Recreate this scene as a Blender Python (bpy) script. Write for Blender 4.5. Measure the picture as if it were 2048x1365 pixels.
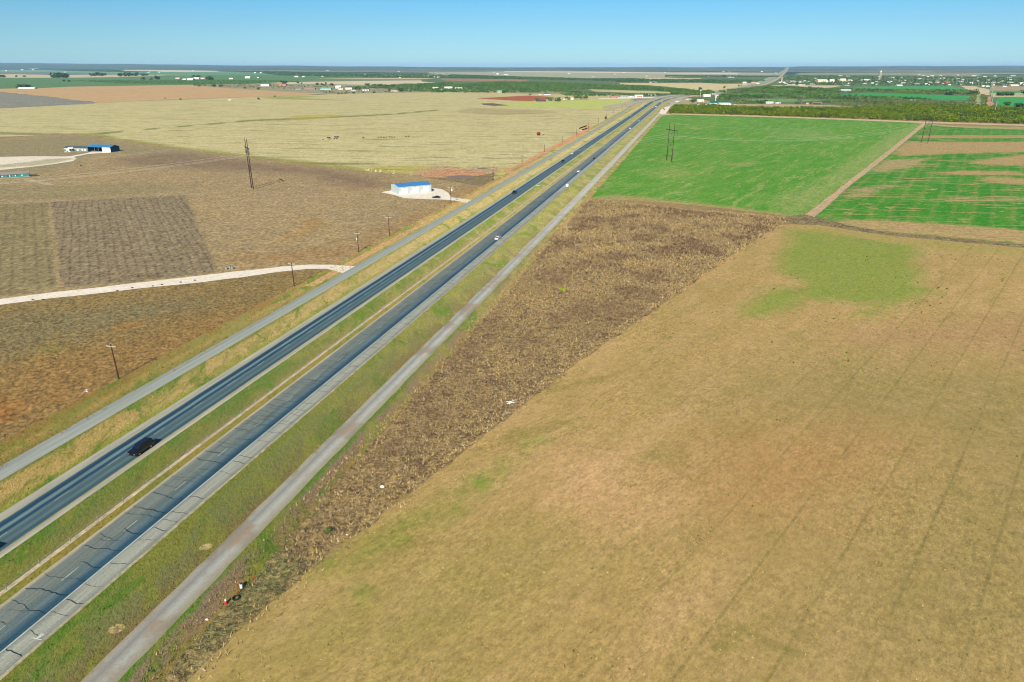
import bpy, bmesh, math, random
import numpy as np
from math import radians, sin, cos, pi
from mathutils import Vector, noise as mnoise
from mathutils.geometry import delaunay_2d_cdt

# ------------------------------------------------------------------ camera, sky, sun, exposure
for o in list(bpy.data.objects): bpy.data.objects.remove(o)
S = bpy.context.scene
COL = S.collection
F_, CX, CY, HOR, CAMH = 1365.0, 1024.0, 682.5, 133.0, 72.0
PITCH = math.atan((CY - HOR) / F_)
cam_d = bpy.data.cameras.new('camera')
cam = bpy.data.objects.new('camera', cam_d); COL.objects.link(cam)
cam.location = (0, 0, CAMH); cam.rotation_euler = (pi / 2 - PITCH, 0, 0)
cam_d.sensor_width = 36; cam_d.lens = 36 * F_ / 2048
cam_d.clip_start = 0.5; cam_d.clip_end = 200000
S.camera = cam

SUN_EL, SHADOW_AZ = 34.5, 11.5          # shadows run away from the camera, 11.5 deg to the right
sun_d = bpy.data.lights.new('sun', 'SUN'); sun_d.energy = 4.5; sun_d.angle = radians(0.53)
sun_d.color = (1.0, 0.95, 0.86)
sun = bpy.data.objects.new('sun', sun_d); COL.objects.link(sun)
dirv = Vector((sin(radians(SHADOW_AZ)) * cos(radians(SUN_EL)), cos(radians(SHADOW_AZ)) * cos(radians(SUN_EL)), -sin(radians(SUN_EL))))
sun.rotation_euler = dirv.to_track_quat('-Z', 'Y').to_euler()
sun.location = (-60, -300, 300)

W = bpy.data.worlds.new('World'); S.world = W; W.use_nodes = True
wn, wl = W.node_tree.nodes, W.node_tree.links
bg = wn['Background']
sky = wn.new('ShaderNodeTexSky'); sky.sky_type = 'NISHITA'; sky.sun_disc = False
sky.sun_elevation = radians(SUN_EL); sky.sun_rotation = radians(180 + SHADOW_AZ)
sky.altitude = 500; sky.air_density = 1.0; sky.dust_density = 0.25; sky.ozone_density = 2.2
wtc = wn.new('ShaderNodeTexCoord'); wsp = wn.new('ShaderNodeSeparateXYZ'); wl.new(wtc.outputs['Generated'], wsp.inputs[0])
wr = wn.new('ShaderNodeValToRGB'); wl.new(wsp.outputs[2], wr.inputs[0])
TINT = [(0.0, (0.355, 0.60, 0.90)), (0.05, (0.305, 0.54, 0.76)), (0.10, (0.22, 0.54, 0.765)), (0.40, (0.75, 0.88, 1.0))]
wr.color_ramp.elements[0].position = 0.0; wr.color_ramp.elements[0].color = TINT[0][1] + (1,)
wr.color_ramp.elements[1].position = TINT[-1][0]; wr.color_ramp.elements[1].color = TINT[-1][1] + (1,)
for _p, _q in TINT[1:-1]: _e = wr.color_ramp.elements.new(_p); _e.color = _q + (1,)
gm = wn.new('ShaderNodeMix'); gm.data_type = 'RGBA'; gm.blend_type = 'MULTIPLY'; gm.inputs[0].default_value = 1.0
wl.new(sky.outputs[0], gm.inputs[6]); wl.new(wr.outputs[0], gm.inputs[7]); wl.new(gm.outputs[2], bg.inputs[0])
bg.inputs[1].default_value = 0.07
S.view_settings.view_transform = 'Standard'; S.view_settings.look = 'None'
S.view_settings.gamma = 1; S.view_settings.use_curve_mapping = False
S.view_settings.exposure = 0.95
S.render.engine = 'CYCLES'
S.cycles.volume_bounces = 0
S.cycles.max_bounces = 6
S.cycles.pixel_filter_type = 'BLACKMAN_HARRIS'; S.cycles.filter_width = 1.1

KREF = (1.50, 1.62, 1.88)     # what a diffuse albedo of 1 shows as, linear, at this light and exposure

# ------------------------------------------------------------------ helpers
rng = np.random.default_rng(7)
GZ = 0.22         # the fields lie this high above the bare base plane
random.seed(7)

def U(x, y):
    """a point of the flat ground seen at picture position x, y"""
    u = (x - CX) / F_; v = (CY - y) / F_
    d = (u, cos(PITCH) + v * sin(PITCH), -sin(PITCH) + v * cos(PITCH))
    t = -CAMH / d[2]
    return (d[0] * t, d[1] * t)

def dist(p): return math.hypot(p[0], p[1])

def hexlin(h):
    h = h.lstrip('#'); r = []
    for i in (0, 2, 4):
        c = int(h[i:i + 2], 16) / 255
        r.append(c / 12.92 if c <= 0.04045 else ((c + 0.055) / 1.055) ** 2.4)
    return r
def C(h, k=None):
    k = k or KREF
    return tuple(min(0.85, c / q) for c, q in zip(hexlin(h), k)) + (1,)

def tag(o, label=None, cat=None, group=None, kind=None):
    if label: o['label'] = label
    if cat: o['category'] = cat
    if group: o['group'] = group
    if kind: o['kind'] = kind
    return o

def empty(name, loc, rz=0, label=None, cat=None, group=None):
    o = bpy.data.objects.new(name, None); COL.objects.link(o)
    o.location = loc if len(loc) == 3 else (loc[0], loc[1], GZ); o.rotation_euler = (0, 0, rz)
    o.empty_display_size = 1
    return tag(o, label, cat, group)

class NT:
    """small node-tree writer"""
    def __init__(s, mat):
        mat.use_nodes = True; s.t = mat.node_tree; s.n = s.t.nodes; s.l = s.t.links
        s.bsdf = s.n['Principled BSDF']; s.out = s.n['Material Output']
        s.bsdf.inputs['Specular IOR Level'].default_value = 0.2
        s.bsdf.inputs['Roughness'].default_value = 0.95
    def set(s, inp, v):
        if hasattr(v, 'is_linked') or isinstance(v, bpy.types.NodeSocket): s.l.new(v, inp)
        else: inp.default_value = v
    def math(s, op, a, b=0.0, c=0.0, clamp=False):
        n = s.n.new('ShaderNodeMath'); n.operation = op; n.use_clamp = clamp
        s.set(n.inputs[0], a); s.set(n.inputs[1], b); s.set(n.inputs[2], c); return n.outputs[0]
    def pos(s, rot=0, scale=(1, 1, 1)):
        g = s.n.new('ShaderNodeNewGeometry'); m = s.n.new('ShaderNodeMapping')
        m.inputs['Rotation'].default_value = (0, 0, radians(rot)); 
        s.l.new(g.outputs['Position'], m.inputs[0])
        m2 = s.n.new('ShaderNodeMapping'); m2.inputs['Scale'].default_value = scale
        s.l.new(m.outputs[0], m2.inputs[0]); return m2.outputs[0]
    def noise(s, vec, scale, detail=3, rough=0.55, dist=0.0):
        n = s.n.new('ShaderNodeTexNoise'); n.inputs['Scale'].default_value = scale
        n.inputs['Detail'].default_value = detail; n.inputs['Roughness'].default_value = rough
        n.inputs['Distortion'].default_value = dist
        s.l.new(vec, n.inputs['Vector']); return n.outputs['Fac']
    def rng(s, v, a, b, c=0.0, d=1.0):
        n = s.n.new('ShaderNodeMapRange'); n.inputs[1].default_value = a; n.inputs[2].default_value = b
        n.inputs[3].default_value = c; n.inputs[4].default_value = d
        s.l.new(v, n.inputs[0]); return n.outputs[0]
    def mix(s, f, a, b, mode='MIX'):
        n = s.n.new('ShaderNodeMix'); n.data_type = 'RGBA'; n.blend_type = mode
        s.set(n.inputs[0], f); s.set(n.inputs[6], a); s.set(n.inputs[7], b); return n.outputs[2]
    def attr(s, name):
        n = s.n.new('ShaderNodeAttribute'); n.attribute_name = name; return n
    def ramp(s, v, stops, interp='LINEAR'):
        n = s.n.new('ShaderNodeValToRGB'); n.color_ramp.interpolation = interp
        e = n.color_ramp.elements
        e[0].position, e[0].color = stops[0]; e[1].position, e[1].color = stops[-1]
        for p, c in stops[1:-1]:
            x = e.new(p); x.color = c
        s.l.new(v, n.inputs[0]); return n.outputs[0]
    def gray(s, v):
        n = s.n.new('ShaderNodeCombineColor')
        for i in range(3): s.l.new(v, n.inputs[i])
        return n.outputs[0]
    def bump(s, h, strength, distance):
        n = s.n.new('ShaderNodeBump'); n.inputs['Strength'].default_value = strength
        n.inputs['Distance'].default_value = distance
        s.l.new(h, n.inputs['Height']); s.l.new(n.outputs[0], s.bsdf.inputs['Normal'])
    def color(s, c): s.set(s.bsdf.inputs['Base Color'], c)

MATS = {}
def plain(name, hexc, rough=0.8, spec=0.3, metal=0.0, k=None, var=0.12, scale=1.5):
    key = (name, hexc, rough, metal)
    if key in MATS: return MATS[key]
    m = bpy.data.materials.new(name); t = NT(m)
    c = C(hexc, k); 
    tc = t.n.new('ShaderNodeTexCoord')
    nz = t.noise(tc.outputs['Object'], scale, 4, 0.6)
    f = t.rng(nz, 0.3, 0.7, 1 - var, 1 + var)
    t.color(t.mix(1.0, c, t.gray(f), 'MULTIPLY'))
    t.bsdf.inputs['Roughness'].default_value = rough
    t.bsdf.inputs['Specular IOR Level'].default_value = spec
    t.bsdf.inputs['Metallic'].default_value = metal
    MATS[key] = m; return m

def mesh_obj(name, V, Fc, mat, parent=None, cols=None, attrs=None, smooth=False):
    """V (n,3) array, Fc (m,3) or (m,4) array or list of lists"""
    me = bpy.data.meshes.new(name)
    if isinstance(Fc, np.ndarray):
        V = np.asarray(V, dtype=np.float32); n, k = Fc.shape
        me.vertices.add(len(V)); me.vertices.foreach_set('co', V.ravel())
        me.loops.add(n * k); me.loops.foreach_set('vertex_index', Fc.astype(np.int32).ravel())
        me.polygons.add(n); me.polygons.foreach_set('loop_start', np.arange(0, n * k, k, dtype=np.int32))
        me.update(calc_edges=True)
    else:
        me.from_pydata([tuple(v) for v in V], [], Fc); me.update()
    if cols is not None:
        a = me.color_attributes.new('Col', 'FLOAT_COLOR', 'POINT')
        cc = np.ones((len(V), 4), dtype=np.float32); cc[:, :3] = cols
        a.data.foreach_set('color', cc.ravel())
    for k, v in (attrs or {}).items():
        a = me.attributes.new(k, 'FLOAT', 'POINT'); a.data.foreach_set('value', np.asarray(v, dtype=np.float32))
    mats = mat if isinstance(mat, (list, tuple)) else [mat]
    for m in mats: me.materials.append(m)
    if smooth: me.polygons.foreach_set('use_smooth', [True] * len(me.polygons))
    o = bpy.data.objects.new(name, me); COL.objects.link(o)
    if parent: o.parent = parent
    return o

class MB:
    """collects boxes, tubes, prisms into one mesh"""
    def __init__(s): s.v = []; s.f = []
    def add(s, v, f):
        b = len(s.v); s.v += [tuple(x) for x in v]; s.f += [[i + b for i in q] for q in f]; return s
    def box(s, x0, x1, y0, y1, z0, z1):
        v = [(x0, y0, z0), (x1, y0, z0), (x1, y1, z0), (x0, y1, z0), (x0, y0, z1), (x1, y0, z1), (x1, y1, z1), (x0, y1, z1)]
        return s.add(v, [[0, 3, 2, 1], [4, 5, 6, 7], [0, 1, 5, 4], [1, 2, 6, 5], [2, 3, 7, 6], [3, 0, 4, 7]])
    def tube(s, a, b, r0, r1=None, n=8):
        r1 = r0 if r1 is None else r1
        a, b = Vector(a), Vector(b); d = (b - a).normalized()
        u = d.orthogonal().normalized(); w = d.cross(u)
        v = []
        for p, r in ((a, r0), (b, r1)):
            for i in range(n):
                t = 2 * pi * i / n; v.append(p + u * cos(t) * r + w * sin(t) * r)
        f = [[i, (i + 1) % n, n + (i + 1) % n, n + i] for i in range(n)]
        f += [list(range(n))[::-1], list(range(n, 2 * n))]
        return s.add(v, f)
    def path(s, pts, r, n=5):
        for p, q in zip(pts[:-1], pts[1:]): s.tube(p, q, r, r, n)
        return s
    def prism(s, prof, y0fn, y1fn=None):
        """profile [(x,z)] extruded across y; y0fn(z) is the half width"""
        n = len(prof)
        L = [(x, y0fn(z), z) for x, z in prof]; R = [(x, -y0fn(z), z) for x, z in prof]
        f = [[i, (i + 1) % n, n + (i + 1) % n, n + i] for i in range(n)]
        f += [list(range(n))[::-1], list(range(n, 2 * n))]
        return s.add(L + R, f)
    def build(s, name, mat, parent=None, bevel=0.0, smooth=False):
        o = mesh_obj(name, s.v, s.f, mat, parent)
        bm = bmesh.new(); bm.from_mesh(o.data)
        bmesh.ops.recalc_face_normals(bm, faces=bm.faces)
        if bevel:
            bmesh.ops.bevel(bm, geom=[e for e in bm.edges if e.calc_face_angle(0) > 0.5], offset=bevel, segments=2, affect='EDGES', clamp_overlap=True)
        bm.to_mesh(o.data); bm.free()
        if smooth: o.data.polygons.foreach_set('use_smooth', [True] * len(o.data.polygons))
        return o

# ---------------- ground sheets
def fnoise(x, y, s, seed=0):
    return mnoise.noise(Vector((x / s + seed * 7.3, y / s - seed * 3.1, seed)))

def rag(poly, step, amp, seed=0):
    out = []
    n = len(poly)
    for i in range(n):
        a, b = poly[i], poly[(i + 1) % n]
        L = math.hypot(b[0] - a[0], b[1] - a[1]); k = max(1, min(160, int(L / step)))
        nx, ny = -(b[1] - a[1]) / (L + 1e-9), (b[0] - a[0]) / (L + 1e-9)
        for j in range(k):
            t = j / k; x, y = a[0] + (b[0] - a[0]) * t, a[1] + (b[1] - a[1]) * t
            d = amp * (fnoise(x, y, step * 5, seed) * 1.4 + fnoise(x, y, step * 1.6, seed + 1) * 0.8) if j else 0
            out.append((x + nx * d, y + ny * d))
    return out

def sdf(P, poly):
    """signed distance of points P (n,2) to polygon, negative inside"""
    P = np.asarray(P); d2 = np.full(len(P), 1e18); ins = np.zeros(len(P), bool)
    n = len(poly)
    for i in range(n):
        a = np.array(poly[i]); b = np.array(poly[(i + 1) % n]); ab = b - a
        t = np.clip(((P - a) @ ab) / (ab @ ab + 1e-12), 0, 1)
        q = P - a - t[:, None] * ab; d2 = np.minimum(d2, (q ** 2).sum(1))
        c = ((a[1] > P[:, 1]) != (b[1] > P[:, 1]))
        with np.errstate(divide='ignore', invalid='ignore'):
            xi = (b[0] - a[0]) * (P[:, 1] - a[1]) / (b[1] - a[1] + 1e-12) + a[0]
        ins ^= c & (P[:, 0] < xi)
    return np.where(ins, -1, 1) * np.sqrt(d2)

def sheet(name, pts, mat, z, step=None, amp=None, res=None, patches=(), px=True, kind='structure', seed=0):
    poly = [U(*p) for p in pts] if px else list(pts)
    D = np.mean([dist(p) for p in poly])
    step = step or max(1.5, D / 160); amp = step * 0.35 if amp is None else amp
    rp = rag(poly, step, amp, seed) if amp else poly
    inner = []
    if res:
        xs = [p[0] for p in poly]; ys = [p[1] for p in poly]
        gx, gy = np.meshgrid(np.arange(min(xs), max(xs), res), np.arange(min(ys), max(ys), res))
        g = np.stack([gx.ravel(), gy.ravel()], 1)
        sd = sdf(g, rp) if len(rp) < 400 else sdf(g, poly)
        inner = [tuple(v) for v in g[sd < -res * 0.6 - amp]]
    vv = [Vector(p) for p in rp] + [Vector(p) for p in inner]
    n = len(rp)
    r = delaunay_2d_cdt(vv, [(i, (i + 1) % n) for i in range(n)], [], 1, 1e-4)
    V = np.array([(v.x, v.y, z) for v in r[0]]); Fc = np.array([list(f) for f in r[2]])
    # face up
    a, b, c = V[Fc[0][0]], V[Fc[0][1]], V[Fc[0][2]]
    if np.cross(b - a, c - a)[2] < 0: Fc = Fc[:, ::-1]
    at = {}
    for i, pp in enumerate(patches):
        at['p%d' % i] = sdf(V[:, :2], [U(*q) for q in pp])
    o = mesh_obj(name, V, Fc, mat, attrs=at)
    return tag(o, kind=kind)

def field_mat(name, c, L=30.0, rot=0, ax=1.0, fine=0.5, finev=0.25, patches=(), bump=0.5, bdist=0.2, mid=None, rows=None, tram=None, spots=None, L2=None, bscale=None, streak=None, pst=(1, 1, 1), grainy=True):
    """c = three hex colours; L = patch size in metres; ax = stretch along the row direction"""
    m = bpy.data.materials.new(name); t = NT(m)
    v = t.pos(rot, (1, 1 / ax, 1)); v0 = t.pos()
    n1 = t.noise(v, 1 / L, 5, 0.6, 0.4)
    n2 = t.noise(v, 1 / (L2 or L * 0.22), 5, 0.65, 0.2)
    base = t.mix(t.rng(n1, 0.36, 0.64), C(c[0]), C(c[1]))
    base = t.mix(t.rng(n2, 0.44, 0.74), base, C(c[2]))
    if spots:                       # small clumps of another colour
        n5 = t.noise(t.pos(rot + 20, (1, 1 / max(1, ax * 0.6), 1)), 1 / spots[1], 4, 0.7, 0.5)
        base = t.mix(t.rng(n5, spots[2], spots[2] + 0.08, 0, spots[3]), base, C(spots[0]))
    if rows:                        # (hex, period, rot, strength, wobble)
        g = t.pos(rows[2]); sx = t.n.new('ShaderNodeSeparateXYZ'); t.l.new(g, sx.inputs[0])
        wob = t.noise(v0, 1 / rows[5] if len(rows) > 5 else 0.02, 3, 0.5)
        x = t.math('ADD', sx.outputs[0], t.math('MULTIPLY', wob, rows[4]))
        w = t.math('SINE', t.math('MULTIPLY', x, 2 * pi / rows[1]))
        w = t.rng(w, 0.35, 1.0)
        bk = t.noise(v0, 0.22, 4, 0.75)
        w = t.math('MULTIPLY', w, t.rng(bk, 0.38, 0.62, 0.05, 1.0))
        base = t.mix(t.math('MULTIPLY', w, rows[3]), base, C(rows[0]))
    for i, (pc, amp, soft, op, ns) in enumerate(patches):
        a = t.attr('p%d' % i).outputs['Fac']
        nn = t.noise(t.pos(0, pst), 1 / ns, 5, 0.75, 0.3)
        f = t.math('SUBTRACT', t.math('MULTIPLY', t.math('SUBTRACT', nn, 0.5), amp * 2.0), a)
        f = t.rng(f, -soft / 2, soft / 2, 0, op)
        n6 = t.noise(t.pos(0, pst), 2.5 / ns, 4, 0.7)
        f = t.math('MULTIPLY', f, t.rng(n6, 0.3, 0.6, 0.55, 1.0))
        base = t.mix(f, base, C(pc))
    if tram:                        # wheel lines: (rot, period, offset, width, hex)
        g = t.pos(tram[0]); sx = t.n.new('ShaderNodeSeparateXYZ'); t.l.new(g, sx.inputs[0])
        wob = t.noise(v0, 0.06, 3, 0.6)
        x = t.math('ADD', sx.outputs[0], t.math('MULTIPLY', wob, 0.5))
        x = t.math('SUBTRACT', x, tram[2] + 0.25 - tram[1] / 2)
        md = t.math('FLOORED_MODULO', x, tram[1])
        d = t.math('ABSOLUTE', t.math('SUBTRACT', md, tram[1] / 2))
        l = t.rng(d, tram[3], tram[3] * 0.35)
        nn = t.noise(v0, 0.05, 4, 0.6); nn2 = t.noise(v0, 1.2, 3, 0.7)
        l = t.math('MULTIPLY', l, t.rng(nn, 0.32, 0.62, 0.35, 1.0))
        l = t.math('MULTIPLY', l, t.rng(nn2, 0.25, 0.55, 0.25, 0.95))
        l = t.math('MULTIPLY', l, t.rng(sx.outputs[0], -56, -30, 0.1, 0.52))
        base = t.mix(l, base, C(tram[4]))
    if streak:                      # long thin marks lying across the view: (hex, length, width, threshold, opacity)
        n7 = t.noise(t.pos(streak[5] if len(streak) > 5 else 4, (1 / streak[1], 1 / streak[2], 1)), 1.0, 4, 0.7, 0.3)
        base = t.mix(t.rng(n7, streak[3], streak[3] + 0.07, 0, streak[4]), base, C(streak[0]))
    n3 = t.noise(t.pos(rot, (1, 1 / min(ax, 2.0), 1)), 1 / fine, 2 if grainy else 5, 0.6 if grainy else 0.85)
    g3 = t.gray(t.rng(n3, 0.32, 0.68, 1 - finev * 1.5, 1 + finev * 1.5))
    if not grainy: g3 = t.mix(t.rng(t.noise(v0, 0.035, 3, 0.7), 0.35, 0.65, 0.0, 0.5), g3, (1, 1, 1, 1))
    base = t.mix(1.0, base, g3, 'MULTIPLY')
    n3b = t.noise(v0, 1 / (fine * 4.3), 3, 0.7)
    base = t.mix(1.0, base, t.gray(t.rng(n3b, 0.3, 0.7, 1 - finev * (mid or 0.75), 1 + finev * (mid or 0.75))), 'MULTIPLY')
    t.color(base)
    if bump:
        n4 = t.noise(v0, bscale or 1 / (fine * 1.6), 3, 0.7)
        t.bump(n4, bump, bdist)
    return m

# ---------------- road frame: s metres along, lat metres across (negative = left of the camera's foot)
_u = (1392 - CX) / F_; _v = (CY - HOR) / F_
_d = np.array([_u, cos(PITCH) + _v * sin(PITCH)]); _d /= np.linalg.norm(_d)
_shift = np.array([(-200, -3.6), (0, -1.3), (100, 0), (240, 2.4), (350, 4.2), (480, 5.7), (565, 6.9), (778, 9.0), (915, 10.8), (1250, 14.6), (1600, 18.2)])
def _pt0(s, lat):
    k = 1.0
    la = (lat + np.interp(s, _shift[:, 0], _shift[:, 1])) * k
    ss = s * k
    return np.array([_d[0] * ss + _d[1] * la, _d[1] * ss - _d[0] * la])
CEN = -93.9           # the middle of the median
_c = [_pt0(s, CEN) for s in list(range(-40, 1600, 20))]
_far = [U(1339.5, 195.3), U(1362, 192.3), U(1420, 187.2), U(1480, 178.4), U(1512, 170.5), U(1543, 160), U(1562, 148.0), U(1572, 140.5), U(1577.5, 135.6)]
_c += [np.array(p) for p in _far]
def _smooth(pts, it=3, start=81):
    pts = [np.array(p, float) for p in pts]
    for _ in range(it):
        q = pts[:start]
        for a, b in zip(pts[start:-1], pts[start + 1:]): q += [a, a * 0.75 + b * 0.25, a * 0.25 + b * 0.75] if a is pts[start] else [a * 0.75 + b * 0.25, a * 0.25 + b * 0.75]
        pts = q + [pts[-1]]
    return pts
_c = _smooth(_c)
CP = np.array(_c); _seg = np.diff(CP, axis=0); _sl = np.linalg.norm(_seg, axis=1)
_keep = np.r_[True, _sl > 0.01]; CP = CP[_keep]; _seg = np.diff(CP, axis=0); _sl = np.linalg.norm(_seg, axis=1)
CS = np.r_[0, np.cumsum(_sl)] - 40
_tan = np.gradient(CP, axis=0); 
for _k in range(6):
    _tan[1:-1] = (_tan[:-2] / np.linalg.norm(_tan[:-2], axis=1)[:, None] + 2 * _tan[1:-1] / np.linalg.norm(_tan[1:-1], axis=1)[:, None] + _tan[2:] / np.linalg.norm(_tan[2:], axis=1)[:, None]) / 4
_tan /= np.linalg.norm(_tan, axis=1)[:, None]
SMAX = CS[-1]
def R(s, lat):
    """road frame (s in metres, lat in metres, 0 = median middle, right positive) to world"""
    x = np.interp(s, CS, CP[:, 0]); y = np.interp(s, CS, CP[:, 1])
    tx = np.interp(s, CS, _tan[:, 0]); ty = np.interp(s, CS, _tan[:, 1])
    return (x + ty * lat, y - tx * lat)
def LT(l): return (l - CEN)       # from the measured cross-offset (at 100 m height) to metres
def heading(s):
    a = R(s, 0); b = R(s + 2, 0); return math.atan2(b[1] - a[1], b[0] - a[0])
def s_of(p):
    d = np.hypot(CP[:, 0] - p[0], CP[:, 1] - p[1]); i = int(d.argmin())
    best = (1e9, 0)
    for j in (i - 1, i):
        if 0 <= j < len(CP) - 1:
            a, b = CP[j], CP[j + 1]; ab = b - a; t = float(np.clip(np.dot(np.array(p) - a, ab) / np.dot(ab, ab), 0, 1))
            q = a + t * ab; dd = math.hypot(*(np.array(p) - q))
            if dd < best[0]: best = (dd, CS[j] + t * (CS[j + 1] - CS[j]))
    return best[1]

def ribbon(name, mat, z, l0, l1, s0, s1, ds=8.0, nl=1, kind='structure', edge=0.0, seed=0):
    """strip along the road; l0, l1 numbers or functions of s; attributes lat and s for the material"""
    f0 = l0 if callable(l0) else (lambda s: l0); f1 = l1 if callable(l1) else (lambda s: l1)
    ss = [s0]
    while ss[-1] < s1: ss.append(min(s1, ss[-1] + max(ds, ss[-1] / 90.0 * (ds / 3.0 if ds < 3 else 1))))
    V = []; lat = []; sv = []
    for s in ss:
        a, b = f0(s), f1(s)
        e = min(1.0, 1.0)
        a -= edge * (abs(fnoise(s, 0, 6, seed)) + 0.6 * abs(fnoise(s, 9, 1.7, seed)) ) * e; b += edge * (abs(fnoise(s, 50, 6, seed)) + 0.6 * abs(fnoise(s, 59, 1.7, seed))) * e
        for j in range(nl + 1):
            l = a + (b - a) * j / nl; p = R(s, l); V.append((p[0], p[1], z + (hill_z(*p) if s > 12000 else 0))); lat.append(l); sv.append(s)
    k = nl + 1; Fc = []
    for i in range(len(ss) - 1):
        for j in range(nl):
            q = i * k + j; Fc.append([q, q + 1, q + k + 1, q + k])
    o = mesh_obj(name, np.array(V), np.array(Fc), mat, attrs={'lat': lat, 'sv': sv})
    return tag(o, kind=kind)

def road_vec(t, kx=1.0, ky=1.0):
    a = t.attr('lat').outputs['Fac']; b = t.attr('sv').outputs['Fac']
    c = t.n.new('ShaderNodeCombineXYZ'); t.l.new(t.math('MULTIPLY', a, kx), c.inputs[0]); t.l.new(t.math('MULTIPLY', b, ky), c.inputs[1])
    return a, b, c.outputs[0]

# ------------------------------------------------------------------ distant ground and hills
def far_mat(name, hilly=False):
    m = bpy.data.materials.new(name); t = NT(m); v = t.pos()
    wood = t.mix(t.rng(t.noise(v, 1 / 500, 6, 0.7), 0.35, 0.65), C('#143a46'), C('#24503e'))  # blue in the wood tones paints in part of the air haze
    n = t.noise(t.pos(4, (1 / 1900, 1 / 480, 1)), 1.0, 4, 0.65, 0.4)
    base = t.mix(t.rng(n, 0.50, 0.53), wood, C('#54704a'))
    n = t.noise(t.pos(-5, (1 / 2600, 1 / 520, 1)), 1.0, 3, 0.6, 0.3)
    base = t.mix(t.rng(n, 0.60 if hilly else 0.54, 0.62 if hilly else 0.555), base, C('#b0aa8a'))
    n = t.noise(v, 1 / 55, 5, 0.75)
    base = t.mix(t.rng(n, 0.52, 0.60, 0, 0.75), base, C('#14363e'))
    t.color(base); return m

MFAR = far_mat('distant_farmland')
rings = [0, 60, 200, 600, 1500, 4000, 9000, 20000, 40000, 60000]
V = []; Fc = []; NA = 48
for r in rings[1:]:
    for i in range(NA):
        a = 2 * pi * i / NA; V.append((r * cos(a), r * sin(a), 0))
V.append((0, 0, 0))
for k in range(len(rings) - 2):
    for i in range(NA):
        j = (i + 1) % NA; Fc.append([k * NA + i, (k + 1) * NA + i, (k + 1) * NA + j, k * NA + j])
for i in range(NA): Fc.append([len(V) - 1, i, (i + 1) % NA])
tag(mesh_obj('ground', V, Fc, MFAR), kind='structure')

# low hills that lift the skyline a little at both sides
def hill_top(a):      # a = azimuth tangent x/y ; returns height wanted at 20 km
    x = CX + F_ * a * 1.075
    w = np.interp(x, [-600, 0, 250, 500, 800, 1000, 1300, 1570, 1600, 1850, 2048, 2600], [128, 127.2, 129.4, 131.6, 133.8, 135.2, 134.6, 134.2, 133.2, 132.6, 132.2, 132])
    return CAMH + (HOR - w) / F_ * 26500
def hill_z(x, y):
    r = math.hypot(x, y) ; az = math.atan2(x, y)
    j = (r * cos(az) - 15500) / 11000.0
    if j <= 0: return 0.0
    f = min(1.0, j); f = f * f * (3 - 2 * f)
    return (hill_top(math.tan(az)) + 0.8) * f + (fnoise(x, y, 1800, 3) * 14 + fnoise(x, y, 500, 4) * 5) * f + 9.0 * min(1, j * 6)
V = []; Fc = []; na, nr = 220, 26
for i in range(na + 1):
    az = radians(-52 + 104 * i / na)
    ht = hill_top(math.tan(az))
    for j in range(nr + 1):
        r = (15500 + 11000 * j / nr) / cos(az)
        f = j / nr; f = f * f * (3 - 2 * f)
        z = -0.8 + (ht + 0.8) * f + (fnoise(r * sin(az), r * cos(az), 1800, 3) * 14 + fnoise(r * sin(az), r * cos(az), 500, 4) * 5) * f
        V.append((r * sin(az), r * cos(az), z))
for i in range(na):
    for j in range(nr):
        q = i * (nr + 1) + j; Fc.append([q, q + nr + 1, q + nr + 2, q + 1])
o = mesh_obj('hills', V, Fc, far_mat('hill_woods', True), smooth=True); tag(o, kind='structure')

# ------------------------------------------------------------------ fields, painter's order
Z = [0.02]
def nz(d=0.004):
    Z[0] += d; return Z[0]
def far_field(pts, c, L=120, name='field', **k):
    return sheet(name, pts, field_mat(name, c, L=L, fine=6, finev=0.10, bump=0, **k), nz(), amp=k.get('amp', None) if False else None)

WOODG = ['#3f5f3c', '#55703f', '#6d7850']
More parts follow.
